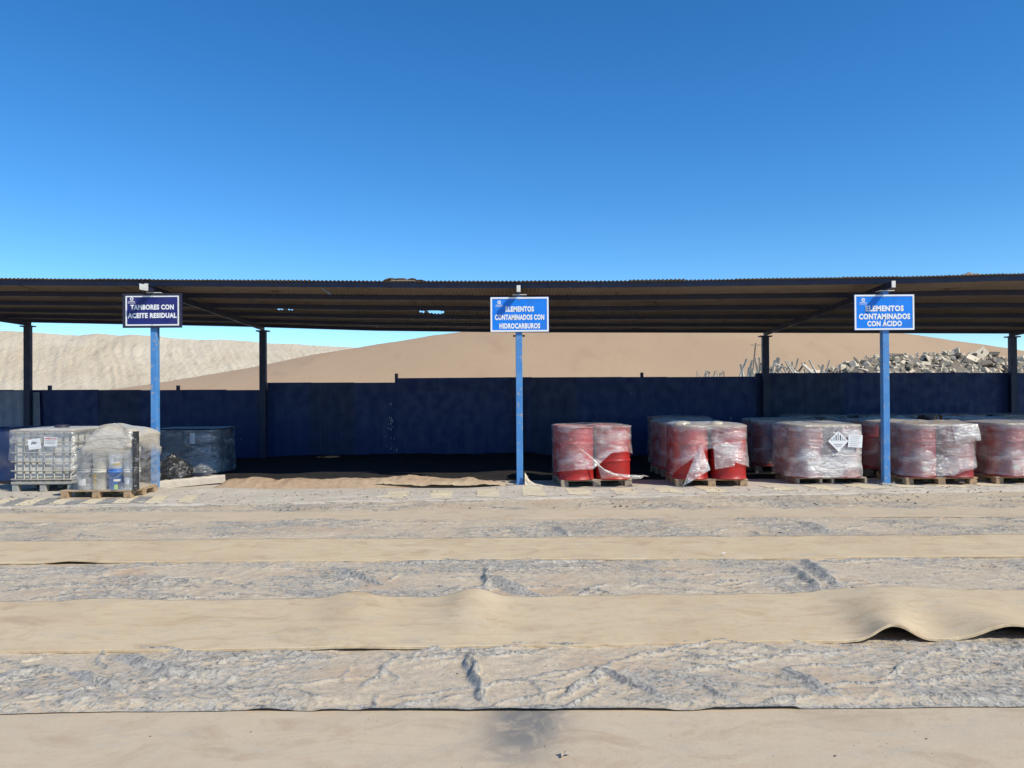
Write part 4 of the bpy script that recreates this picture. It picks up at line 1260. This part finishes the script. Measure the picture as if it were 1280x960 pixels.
def pail(loc, m, label, group, patches=(), rz=0):
    r = empty('paint_pail', loc, rz); r.scale = (PS, PS, PS); tag(r, label, 'pail', group)
    for nm, me in zip(('body', 'lid', 'handle'), _pm):
        key = (nm, m.name if nm != 'handle' else 'h')
        if key not in pm_cache:
            c = me.copy(); c.materials.append(m if nm != 'handle' else m_cage); pm_cache[key] = c
        link(bpy.data.objects.new(nm, pm_cache[key]), r)
    for (a0, a1, z0, z1, pm) in patches:
        mesh_obj('label_band', label_patch(a0, a1, z0, z1), pm, r, True)
PX = [-.348, -.116, .116, .348]
PS, PH = .84, .374 * .84
spec = [(m_pail_grey, 'grey pail at the bottom tier corner of the wrapped pail load', [(-120, -60, .08, .2, m_pail_white)]),
        (m_pail_cream, 'cream pail with a yellow label edge in the bottom tier of the wrapped load', [(-150, -95, .02, .29, m_lab_yellow)]),
        (m_pail_blue, 'bright blue pail with a green mark in the bottom tier of the wrapped load', [(-85, -35, .15, .19, m_pail_white), (-80, -55, .01, .09, m_lab_green), (-55, -30, .01, .14, m_ink)]),
        (m_pail_white, 'white pail beside the blue pail in the bottom tier of the wrapped load', [(-130, -70, .1, .22, m_paper)])]
for x, (m, lab, pa) in zip(PX, spec):
    pail((XM + x, YM - .27, zM), m, lab, 'paint pails in the wrapped load', pa)
spec2 = [(m_pail_grey, 'grey pail stacked on the grey corner pail of the wrapped load', []), (m_pail_cream, 'plain cream pail stacked in the upper tier of the wrapped load', []),
         (m_pail_white, 'white pail with a yellow striped label in the upper tier of the wrapped load', [(-115, -40, .08, .26, m_paper), (-85, -35, .06, .10, m_lab_yellow), (-85, -38, .12, .2, m_pail_grey)]),
         (m_pail_white, 'plain white pail stacked in the upper tier of the wrapped load', [])]
for x, (m, lab, pa) in zip(PX, spec2):
    pail((XM + x, YM - .27, zM + PH), m, lab, 'paint pails in the wrapped load', pa)
bm = bmesh.new()
hz_ = zM + PH * 2 + .02
tube(bm, [(XM - .12 + .12 * math.cos(a), YM - .16 - .05 * a / 14, hz_ + .13 + .09 * math.sin(a)) for a in np.linspace(0, 14, 60)], .018, 7)
ho = bm_obj('hose_coil', bm, m_hose); tag(ho, 'dark coil of hose under the film on the pail load', 'hose')
def dome_film(name, cx, cy, hx, hy, zt_fun, z0, seed, label, dlow=.05, m=m_film_dusty):
    n, nz = 140, 46
    u = np.linspace(0, 2 * np.pi, n, endpoint=False)
    V = np.linspace(0, 1, nz)
    U, VV = np.meshgrid(u, V)
    # superellipse footprint
    e = .26
    cxx = np.sign(np.cos(U)) * np.abs(np.cos(U)) ** e; syy = np.sign(np.sin(U)) * np.abs(np.sin(U)) ** e
    side = np.clip(VV / .66, 0, 1); cap = np.clip((VV - .66) / .34, 0, 1)
    rad = np.cos(cap * np.pi / 2) ** .8
    fx = hx * cxx * rad; fy = hy * syy * rad
    zt = zt_fun(fx, fy)
    zs = zt_fun(hx * cxx, hy * syy) * .86
    Z = z0 + (zs - z0) * side
    Z = np.where(cap > 0, zs + (zt - zs) * np.sin(cap * np.pi / 2), Z)
    # horizontal tension creases and general rumple
    nn = (fbm(cxx * 3 + syy * 2.3 + 9, Z * 14 + syy * 3, seed) - .5) * .05 + (ridge(cxx * 2.2 + Z * 2, Z * 9 - cxx * 2 + syy * 2, seed + 3, 3)) * .030
    fx2 = fx + nn * cxx * 1.0; fy2 = fy + nn * syy * 1.0
    Z = Z + (fbm(fx * 5 + 4, fy * 5, seed + 6) - .5) * .05 * cap
    D = np.clip(dlow + .9 * smooth(.46, .78, Z / zt.max() + .25 * (fbm(U * 1.3, Z * 3, seed + 8) - .5)) , 0, .97)
    D = D - .35 * smooth(.5, .7, fbm(cxx * 4 + 2, Z * 5 + syy, seed + 9)) * (D > .3)
    f = empty(name, (cx, cy, 0)); tag(f, label, 'plastic film')
    mesh_obj('wrap', grid_mesh('wrap', fx2, fy2, Z, closed_u=True, attrs={'dust': D}), m, f, True)
    return f
def ztop1(x, y):
    return 1.02 + .11 * np.exp(-((x + .03) / .26) ** 2) - .24 * smooth(.12, .47, -x) + .08 * smooth(.1, .4, x) - .03 * smooth(0, .5, y)
dome_film('wrapping_film', XM, YM, .475, .42, ztop1, zM + .01, 71, 'dusty crumpled film bulging over the pallet of paint pails', .0)
# dark strip added to stand for a shadowed gap at the wrapped pails' corner
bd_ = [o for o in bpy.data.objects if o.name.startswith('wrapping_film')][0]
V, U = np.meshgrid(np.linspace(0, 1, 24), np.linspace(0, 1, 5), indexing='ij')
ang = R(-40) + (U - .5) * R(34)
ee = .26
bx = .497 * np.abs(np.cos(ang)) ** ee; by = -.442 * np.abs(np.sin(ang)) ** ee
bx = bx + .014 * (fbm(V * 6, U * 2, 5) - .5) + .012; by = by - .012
mesh_obj('shade_strip', grid_mesh('shade_strip', bx, by, .16 + .86 * V), m_bag, bd_, True)

# ---- black bag
def bag(cx, cy, r, h, seed, label):
    n, nz = 48, 30
    U, V = np.meshgrid(np.linspace(0, 2 * np.pi, n, endpoint=False), np.linspace(0, 1, nz))
    prof = np.interp(V, [0, .04, .25, .55, .8, .92, 1], [.55, .85, 1.0, .92, .6, .2, .1])
    nn = (fbm(np.cos(U) * 2.2 + 5, np.sin(U) * 2.2 + V * 3, seed) - .5) * .35 + ridge(np.cos(U) * 2 + V * 2, np.sin(U) * 2 - V, seed + 2, 3) * .14
    rad = r * prof * (1 + nn)
    Z = h * V + .03 * (fbm(np.cos(U) * 3, np.sin(U) * 3 + V * 2, seed + 4) - .5) * (V > .05)
    me = grid_mesh('trash_bag', rad * np.cos(U) * 1.1, rad * np.sin(U) * .85, np.maximum(Z, 0), closed_u=True)
    o = mesh_obj('trash_bag', me, m_bag, None, True); o.location = (cx, cy, .03)
    tag(o, label, 'bag')
bag(X_at(213, 13.05), 13.12, .29, .50, 5, 'shiny black plastic bag slumped behind the TAMBORES sign post')

# ---- left dark drums
DX = X_at(236, 14.5)
for i, (p, lab) in enumerate(((213, 'dark blue drum with painted letters behind the black bag'), (255, 'dark drum with a pale paper label at the edge of the open bay'))):
    dr = drum((DX + (-.302 if i == 0 else .302), 14.55, .03), 'blue', lab, 'dark drums behind the TAMBORES sign', .4)
    if i == 1:
        U, V = np.meshgrid(np.linspace(R(-150), R(-110), 8), np.linspace(.60, .80, 3))
        me = grid_mesh('paper_label', .289 * np.cos(U), .289 * np.sin(U), V)
        o = mesh_obj('paper_label', me, m_paper, dr, True); o.rotation_euler = (0, 0, -.4)
    else:
        me = text_mesh('M', .14, .02)
        for v in me.vertices:
            a = R(-90) + v.co.x / .29; rad = .2895 + v.co.z
            z = v.co.y
            v.co = (rad * math.cos(a), rad * math.sin(a), .70 + z)
        o = mesh_obj('lettering', me, m_ink, dr); o.rotation_euler = (0, 0, -.4)
for i, p in enumerate((222, 264)):
    drum((DX + (-.302 if i == 0 else .302), 15.154, .03), 'blue', 'dark drum in the pair standing behind the lettered drum', 'rear pair of dark drums', 1.1)
f_ = empty('stretch_film', (DX, 14.852, .03)); tag(f_, 'dusty grey film wrapped round the four dark drums behind the black bag', 'plastic film')
mesh_obj('wrap', film_mesh(.607, .607, .30, 0, .853, 83, ubot([(0, .04), (1, .04)], 12), .3, .0, top=False), m_film, f_, True)
bdz = .03 + .853
bm = bmesh.new(); bbox(bm, -.62, .62, -.45, .45, 0, .02, .004)
bo = bm_obj('cover_board', bm, m_blue_drum); bo.location = (DX, 14.852, bdz + .004); bo.rotation_euler = (0, 0, R(2))
tag(bo, 'flat dark board lying across the tops of the dark drums', 'board')

# ---- concrete beam
bm = bmesh.new()
L = 1.05
n = 16
ringsB = []
for i in range(n + 1):
    x = -L / 2 + L * i / n
    ring = []
    for (y, z) in ((-.075, 0), (.075, 0), (.075, .10), (.055, .125), (-.055, .125), (-.075, .10)):
        ring.append(bm.verts.new((x + random.uniform(-.004, .004), y + random.uniform(-.007, .007), max(0, z + random.uniform(-.008, .008)) if z > 0 else 0)))
    ringsB.append(ring)
for a, b in zip(ringsB, ringsB[1:]):
    for k in range(6): bm.faces.new((a[k], b[k], b[(k + 1) % 6], a[(k + 1) % 6]))
bm.faces.new(ringsB[0]); bm.faces.new(ringsB[-1][::-1])
bmesh.ops.recalc_face_normals(bm, faces=bm.faces)
be = bm_obj('concrete_beam', bm, m_apron); be.location = (X_at(236, 12.75), 12.86, .035); be.rotation_euler = (0, R(-2), R(32))
tag(be, 'dust-coated concrete beam lying beside the black bag', 'beam')

# ---- scrap on the roof
def scrap(px, d, w, dd, h, seed, m, label):
    n = 26
    U, V = np.meshgrid(np.linspace(-1, 1, n), np.linspace(-1, 1, n))
    Z = h * (1 - np.abs(U) ** 4) * (1 - np.abs(V) ** 4) * (.35 + fbm(U * 2 + seed, V * 2, seed) * 1.1) 
    x = X_at(px, d)
    XX = U * w * (1 + .15 * (fbm(V * 2, U * 0, seed + 1) - .5)); YY = V * dd
    o = mesh_obj('scrap_sheet', grid_mesh('scrap_sheet', XX, YY, np.maximum(Z, 0)), m, None, True)
    o.location = (x, d, float(roof_z(x, d)) + .014)
    tag(o, label, 'scrap', 'scrap lying on the shed roof')
def roof_junk():
    d = 12.56; x0 = X_at(508, d)
    r = empty('roof_scrap', (x0, d, float(roof_z(x0, d)) + .013)); tag(r, 'bent pale scrap sheets lying on the roof edge past the TAMBORES sign', 'scrap', 'scrap lying on the shed roof')
    def curl(xa, xb, h0, h1, dep, m, seed, name='bent_sheet'):
        U, V = np.meshgrid(np.linspace(0, 1, 22), np.linspace(0, 1, 8))
        XX = xa + (xb - xa) * U + .02 * (fbm(V * 3, U * 0, seed) - .5)
        arch = np.sin(np.pi * U) ** .7 * h1 + h0 * U
        ZZ = arch * (1 - .35 * V) + .012 * (fbm(U * 6, V * 6, seed + 1) - .5) + .006
        bot = ZZ - .006
        mesh_obj(name, grid_mesh(name, XX, -.16 + dep * V, np.maximum(ZZ, .002)), m, r, True)
    curl(-.36, -.14, .03, .034, .34, m_rubble, 3)
    curl(-.27, .03, .035, .030, .30, m_sign_white, 5)
    curl(.02, .22, -.01, .052, .32, m_stake, 7)
    curl(.17, .38, -.03, .036, .28, m_rubble, 9)
    box_obj('board', -.22, .17, -.20, -.14, .001, .016, m_wood_grey, r, .003)
roof_junk()
scrap(1213, 12.6, .17, .15, .07, 8, m_roof, 'small dark curled scrap on the roof edge past the ÁCIDO sign')

# ------------------------------------------------------------------ rubble pile behind the fence
rs = random.Random(21)
def chunk_mesh(seed):
    r = random.Random(seed)
    bm = bmesh.new()
    a, b, c = r.uniform(.5, 1), r.uniform(.4, .9), r.uniform(.16, .5)
    n = r.choice((4, 4, 5, 5, 6))
    base = [(a * math.cos(2 * math.pi * k / n + r.uniform(-.3, .3)) * r.uniform(.75, 1.1), b * math.sin(2 * math.pi * k / n + r.uniform(-.3, .3)) * r.uniform(.75, 1.1)) for k in range(n)]
    for z, s in ((-c / 2, 1), (c / 2, r.uniform(.8, 1.05))):
        for x, y in base: bm.verts.new((x * s + r.uniform(-.06, .06), y * s + r.uniform(-.06, .06), z + r.uniform(-.07, .07)))
    bmesh.ops.convex_hull(bm, input=bm.verts[:])
    me = bpy.data.meshes.new('chunk'); bm.to_mesh(me); bm.free()
    return me
chunks = []
for i in range(16):
    me = chunk_mesh(100 + i); me.materials.append(m_rubble if i % 5 else m_rubble_d); chunks.append(me)
DP = 27.0
pile = empty('rubble_pile', (X_at(1180, DP), DP, 0)); tag(pile, 'long heap of broken pale concrete slabs behind the fence', 'rubble')
def pile_top(x):
    p = 640 + x / DP * F
    py = np.interp(p, [905, 940, 985, 1030, 1060, 1085, 1130, 1190, 1215, 1250, 1285, 1400, 1500], [474, 466, 459, 455, 446, 438, 436, 432, 433, 437, 440, 446, 470])
    return CAMH + (487 - (p - 640) * .0063 - py) / F * DP
def core():
    xs = np.linspace(7.4, 24, 120); ys = np.linspace(-3.2, 3.2, 40)
    XX, YY = np.meshgrid(xs, ys)
    t = np.clip(1 - np.abs(YY) / 3.2, 0, 1) ** .75
    ZZ = np.maximum(pile_top(XX) - .28, 0) * t + (fbm(XX * 3, YY * 3, 91) - .5) * .3 * (t > .05)
    o = mesh_obj('loose_debris', grid_mesh('loose_debris', XX - pile.location.x, YY, np.maximum(ZZ, -.05)), m_rubble_d, pile)
    tag(o, kind='stuff')
core()
for i in range(290):
    x = 7.6 + 14.5 * rs.random() ** .9
    y = -2.6 * rs.random() ** 1.3 if rs.random() < .85 else rs.uniform(0, .6)
    t = max(0, 1 - abs(y) / 3.2) ** .75
    zt = float(pile_top(x))
    z = (zt - .30) * t + rs.uniform(-.02, .12)
    if z < 1.25: 
        y = -rs.random() * .9; z = (zt - .30) * (1 - abs(y) / 3.2) ** .75 + rs.uniform(-.02, .14)
    sm = .55 if x < 11 else 1
    s_ = rs.choice((.12, .16, .2, .24, .30, .38)) * (.75 if x < 10.5 else 1)
    o = link(bpy.data.objects.new('broken_slab', chunks[rs.randrange(16)]), pile)
    o.location = (x - pile.location.x, y, z); o.scale = (s_, s_, s_)
    o.rotation_euler = (rs.uniform(-1.1, 1.1), rs.uniform(-1.1, 1.1), rs.uniform(0, 6.28))
bm = bmesh.new()
for i in range(1500):
    x = 7.7 + 14.0 * rs.random() ** .95; y = -2.2 * rs.random() ** 1.4 + .1
    zt = float(pile_top(x)); z = (zt - .26) * max(0, 1 - abs(y) / 3.2) ** .75 + rs.uniform(-.10, .06)
    if z < 1.2: continue
    src = chunks[rs.randrange(16)]; s_ = rs.uniform(.07, .17)
    M = Matrix.Translation((x - pile.location.x, y, z)) @ Euler((rs.uniform(-1.3, 1.3), rs.uniform(-1.3, 1.3), rs.uniform(0, 6.28))).to_matrix().to_4x4() @ Matrix.Scale(s_, 4)
    vs = [bm.verts.new(M @ v.co) for v in src.vertices]
    for p in src.polygons: bm.faces.new([vs[k] for k in p.vertices])
o = bm_obj('small_rubble', bm, m_rubble, pile); tag(o, kind='stuff')
# timber sticks at the left end of the heap
heap = empty('scrap_timber_heap', (X_at(950, 25), 25, 0)); tag(heap, 'tangle of pale upright stakes and sticks at the end of the rubble heap', 'timber')
heap_core = bmesh.new()
for i in range(60):
    p = rs.choice([rs.uniform(930, 1000)] * 4 + [rs.uniform(1000, 1035), rs.uniform(872, 890), rs.uniform(895, 905)])
    x = X_at(p, 25) - heap.location.x
    small = p < 910
    ln = rs.uniform(1.0, 1.7) if not small else rs.uniform(.5, .8)
    tilt = rs.gauss(0, .45) if not small else rs.gauss(0, .2)
    zt = Z_at(p, rs.uniform(446, 462) if not small else rs.uniform(462, 468), 25)
    top = Vector((x, rs.uniform(-.5, .5), zt))
    dirv = Vector((math.sin(tilt), rs.uniform(-.2, .2), math.cos(tilt))).normalized()
    bm = bmesh.new(); q = top - dirv * ln
    q2 = Vector((q.x, q.y, q.z))
    tube(bm, [q2, top], rs.uniform(.022, .042) if not small else .014, 6)
    bm_obj('stake', bm, m_stake if rs.random() < .8 else m_wood_grey, heap)
XX, YY = np.meshgrid(np.linspace(-3.2, 3.0, 50), np.linspace(-1.5, 1.5, 20))
ZZ = np.maximum(0, 1.75 * np.clip(1 - np.abs(YY) / 1.5, 0, 1) ** .6 * np.clip(1 - (np.abs(XX) / 3.2) ** 4, 0, 1) + (fbm(XX * 4, YY * 4, 95) - .5) * .3)
o = mesh_obj('loose_debris', grid_mesh('loose_debris', XX, YY, ZZ), m_rubble_d, heap); tag(o, kind='stuff')

# utility pole in the distance
DU = 112.0
up = empty('utility_pole', (X_at(942, DU), DU, 0)); tag(up, 'thin leaning utility pole with a crossarm in front of the brown hill', 'pole')
zt = Z_at(943, 429, DU)
bm = bmesh.new(); tube(bm, [(-.5, 0, 0), (.35, 0, zt)], [.15, .10], 8); bm_obj('mast', bm, m_wood_grey, up)
bm = bmesh.new(); bbox(bm, -.45, 1.1, -.16, -.11, zt - .35, zt - .2); bm_obj('crossarm', bm, m_wood_grey, up)

# ------------------------------------------------------------------ small litter on the yard
rs = random.Random(33)
def litter(px, py, sz, m, label, name, flat_=.3, rot=0):
    d = CAMH * F / (py - hz(px)); me = chunk_mesh(int(px) + 7); me.materials.append(m)
    o = link(bpy.data.objects.new(name, me)); o.scale = (sz, sz * .6, sz * flat_); o.rotation_euler = (0, 0, rot)
    o.location = (X_at(px, d), d, .060 + sz * flat_ * .2); tag(o, label, name.replace('_', ' '))
litter(1066, 744, .055, m_ink, 'black rubber scrap on the far edge of the humped belt', 'rubber_scrap', .3, -.4)
litter(973, 673, .05, m_ink, 'small black scrap lying at the edge of the long flat belt', 'black_scrap', .25, .1)
litter(903, 699, .028, m_paper, 'small white paper scrap on the long flat sandy belt', 'paper_scrap', .3, .3)
d_ = CAMH * F / (948 - hz(702))
lf = empty('dry_leaf', (X_at(702, d_), d_, .024)); tag(lf, 'small dry brown leaf on the pale belt with a grey smudge', 'leaf')
for k, (a, ln) in enumerate(((.3, .035), (1.6, .03), (2.7, .03), (4.2, .025))):
    bm = bmesh.new()
    c = [(0, 0, 0), (ln * .5, .009, .004), (ln, 0, .001), (ln * .5, -.009, .005)]
    bm.faces.new([bm.verts.new(p) for p in c]); q = bm_obj('leaf_lobe', bm, m_wood_grey, lf); q.rotation_euler = (0, 0, a)

# loose clods and pebbles scattered over the sandy ground
rs = random.Random(77)
bm = bmesh.new()
src = [chunk_mesh(900 + i) for i in range(5)]
for i in range(1000):
    zone = rs.random()
    if zone < .88:
        x = rs.uniform(-9.5, 9.5); y = rs.uniform(10.1, 12.2); z = float(apron_z(np.array(x), np.array(y))) + .004 if y > band_c(x) - .6 else .035
    else:
        d = rs.choice((rs.uniform(3.9, 4.6), rs.uniform(5.95, 7.0), rs.uniform(8.2, 9.3), rs.uniform(2.9, 3.7)))
        x = rs.uniform(-.75, .75) * d; y = d; z = .022 if not 4.7 < d < 5.8 else .045
        if d < 3.75: z = .014
    s_ = rs.choice((.004, .005, .006, .008, .012)) * (1.4 if y > 9 else .5)
    me = src[rs.randrange(5)]
    M = Matrix.Translation((x, y, z)) @ Euler((rs.uniform(-.5, .5), rs.uniform(-.5, .5), rs.uniform(0, 6.28))).to_matrix().to_4x4() @ Matrix.Scale(s_ * 1.6, 4)
    vs = [bm.verts.new(M @ v.co) for v in me.vertices]
    for p in me.polygons: bm.faces.new([vs[k] for k in p.vertices])
o = bm_obj('gravel', bm, m_rubble_d); tag(o, 'scattered small clods and pebbles on the dusty ground', 'gravel', kind='stuff')
for me in src: bpy.data.meshes.remove(me)

fs = empty('film_scrap', (FX[2] + .06, DF - .10, .03)); tag(fs, 'pale scrap of plastic leaning on the foot of the central sign post', 'plastic scrap')
me = None
U, V = np.meshgrid(np.linspace(0, 1, 14), np.linspace(0, 1, 14))
XX = .02 + U * (.05 + .38 * V ** 2.2); ZZ = .22 * (1 - V) ** 1.3 * (1 - .3 * U) + .03 * (fbm(U * 4, V * 4, 3)) + .0
YY = -.10 * V + .05 * (fbm(U * 3, V * 5, 6) - .5)
mesh_obj('sheet', grid_mesh('sheet', XX, YY, ZZ), m_rubble, fs, True)
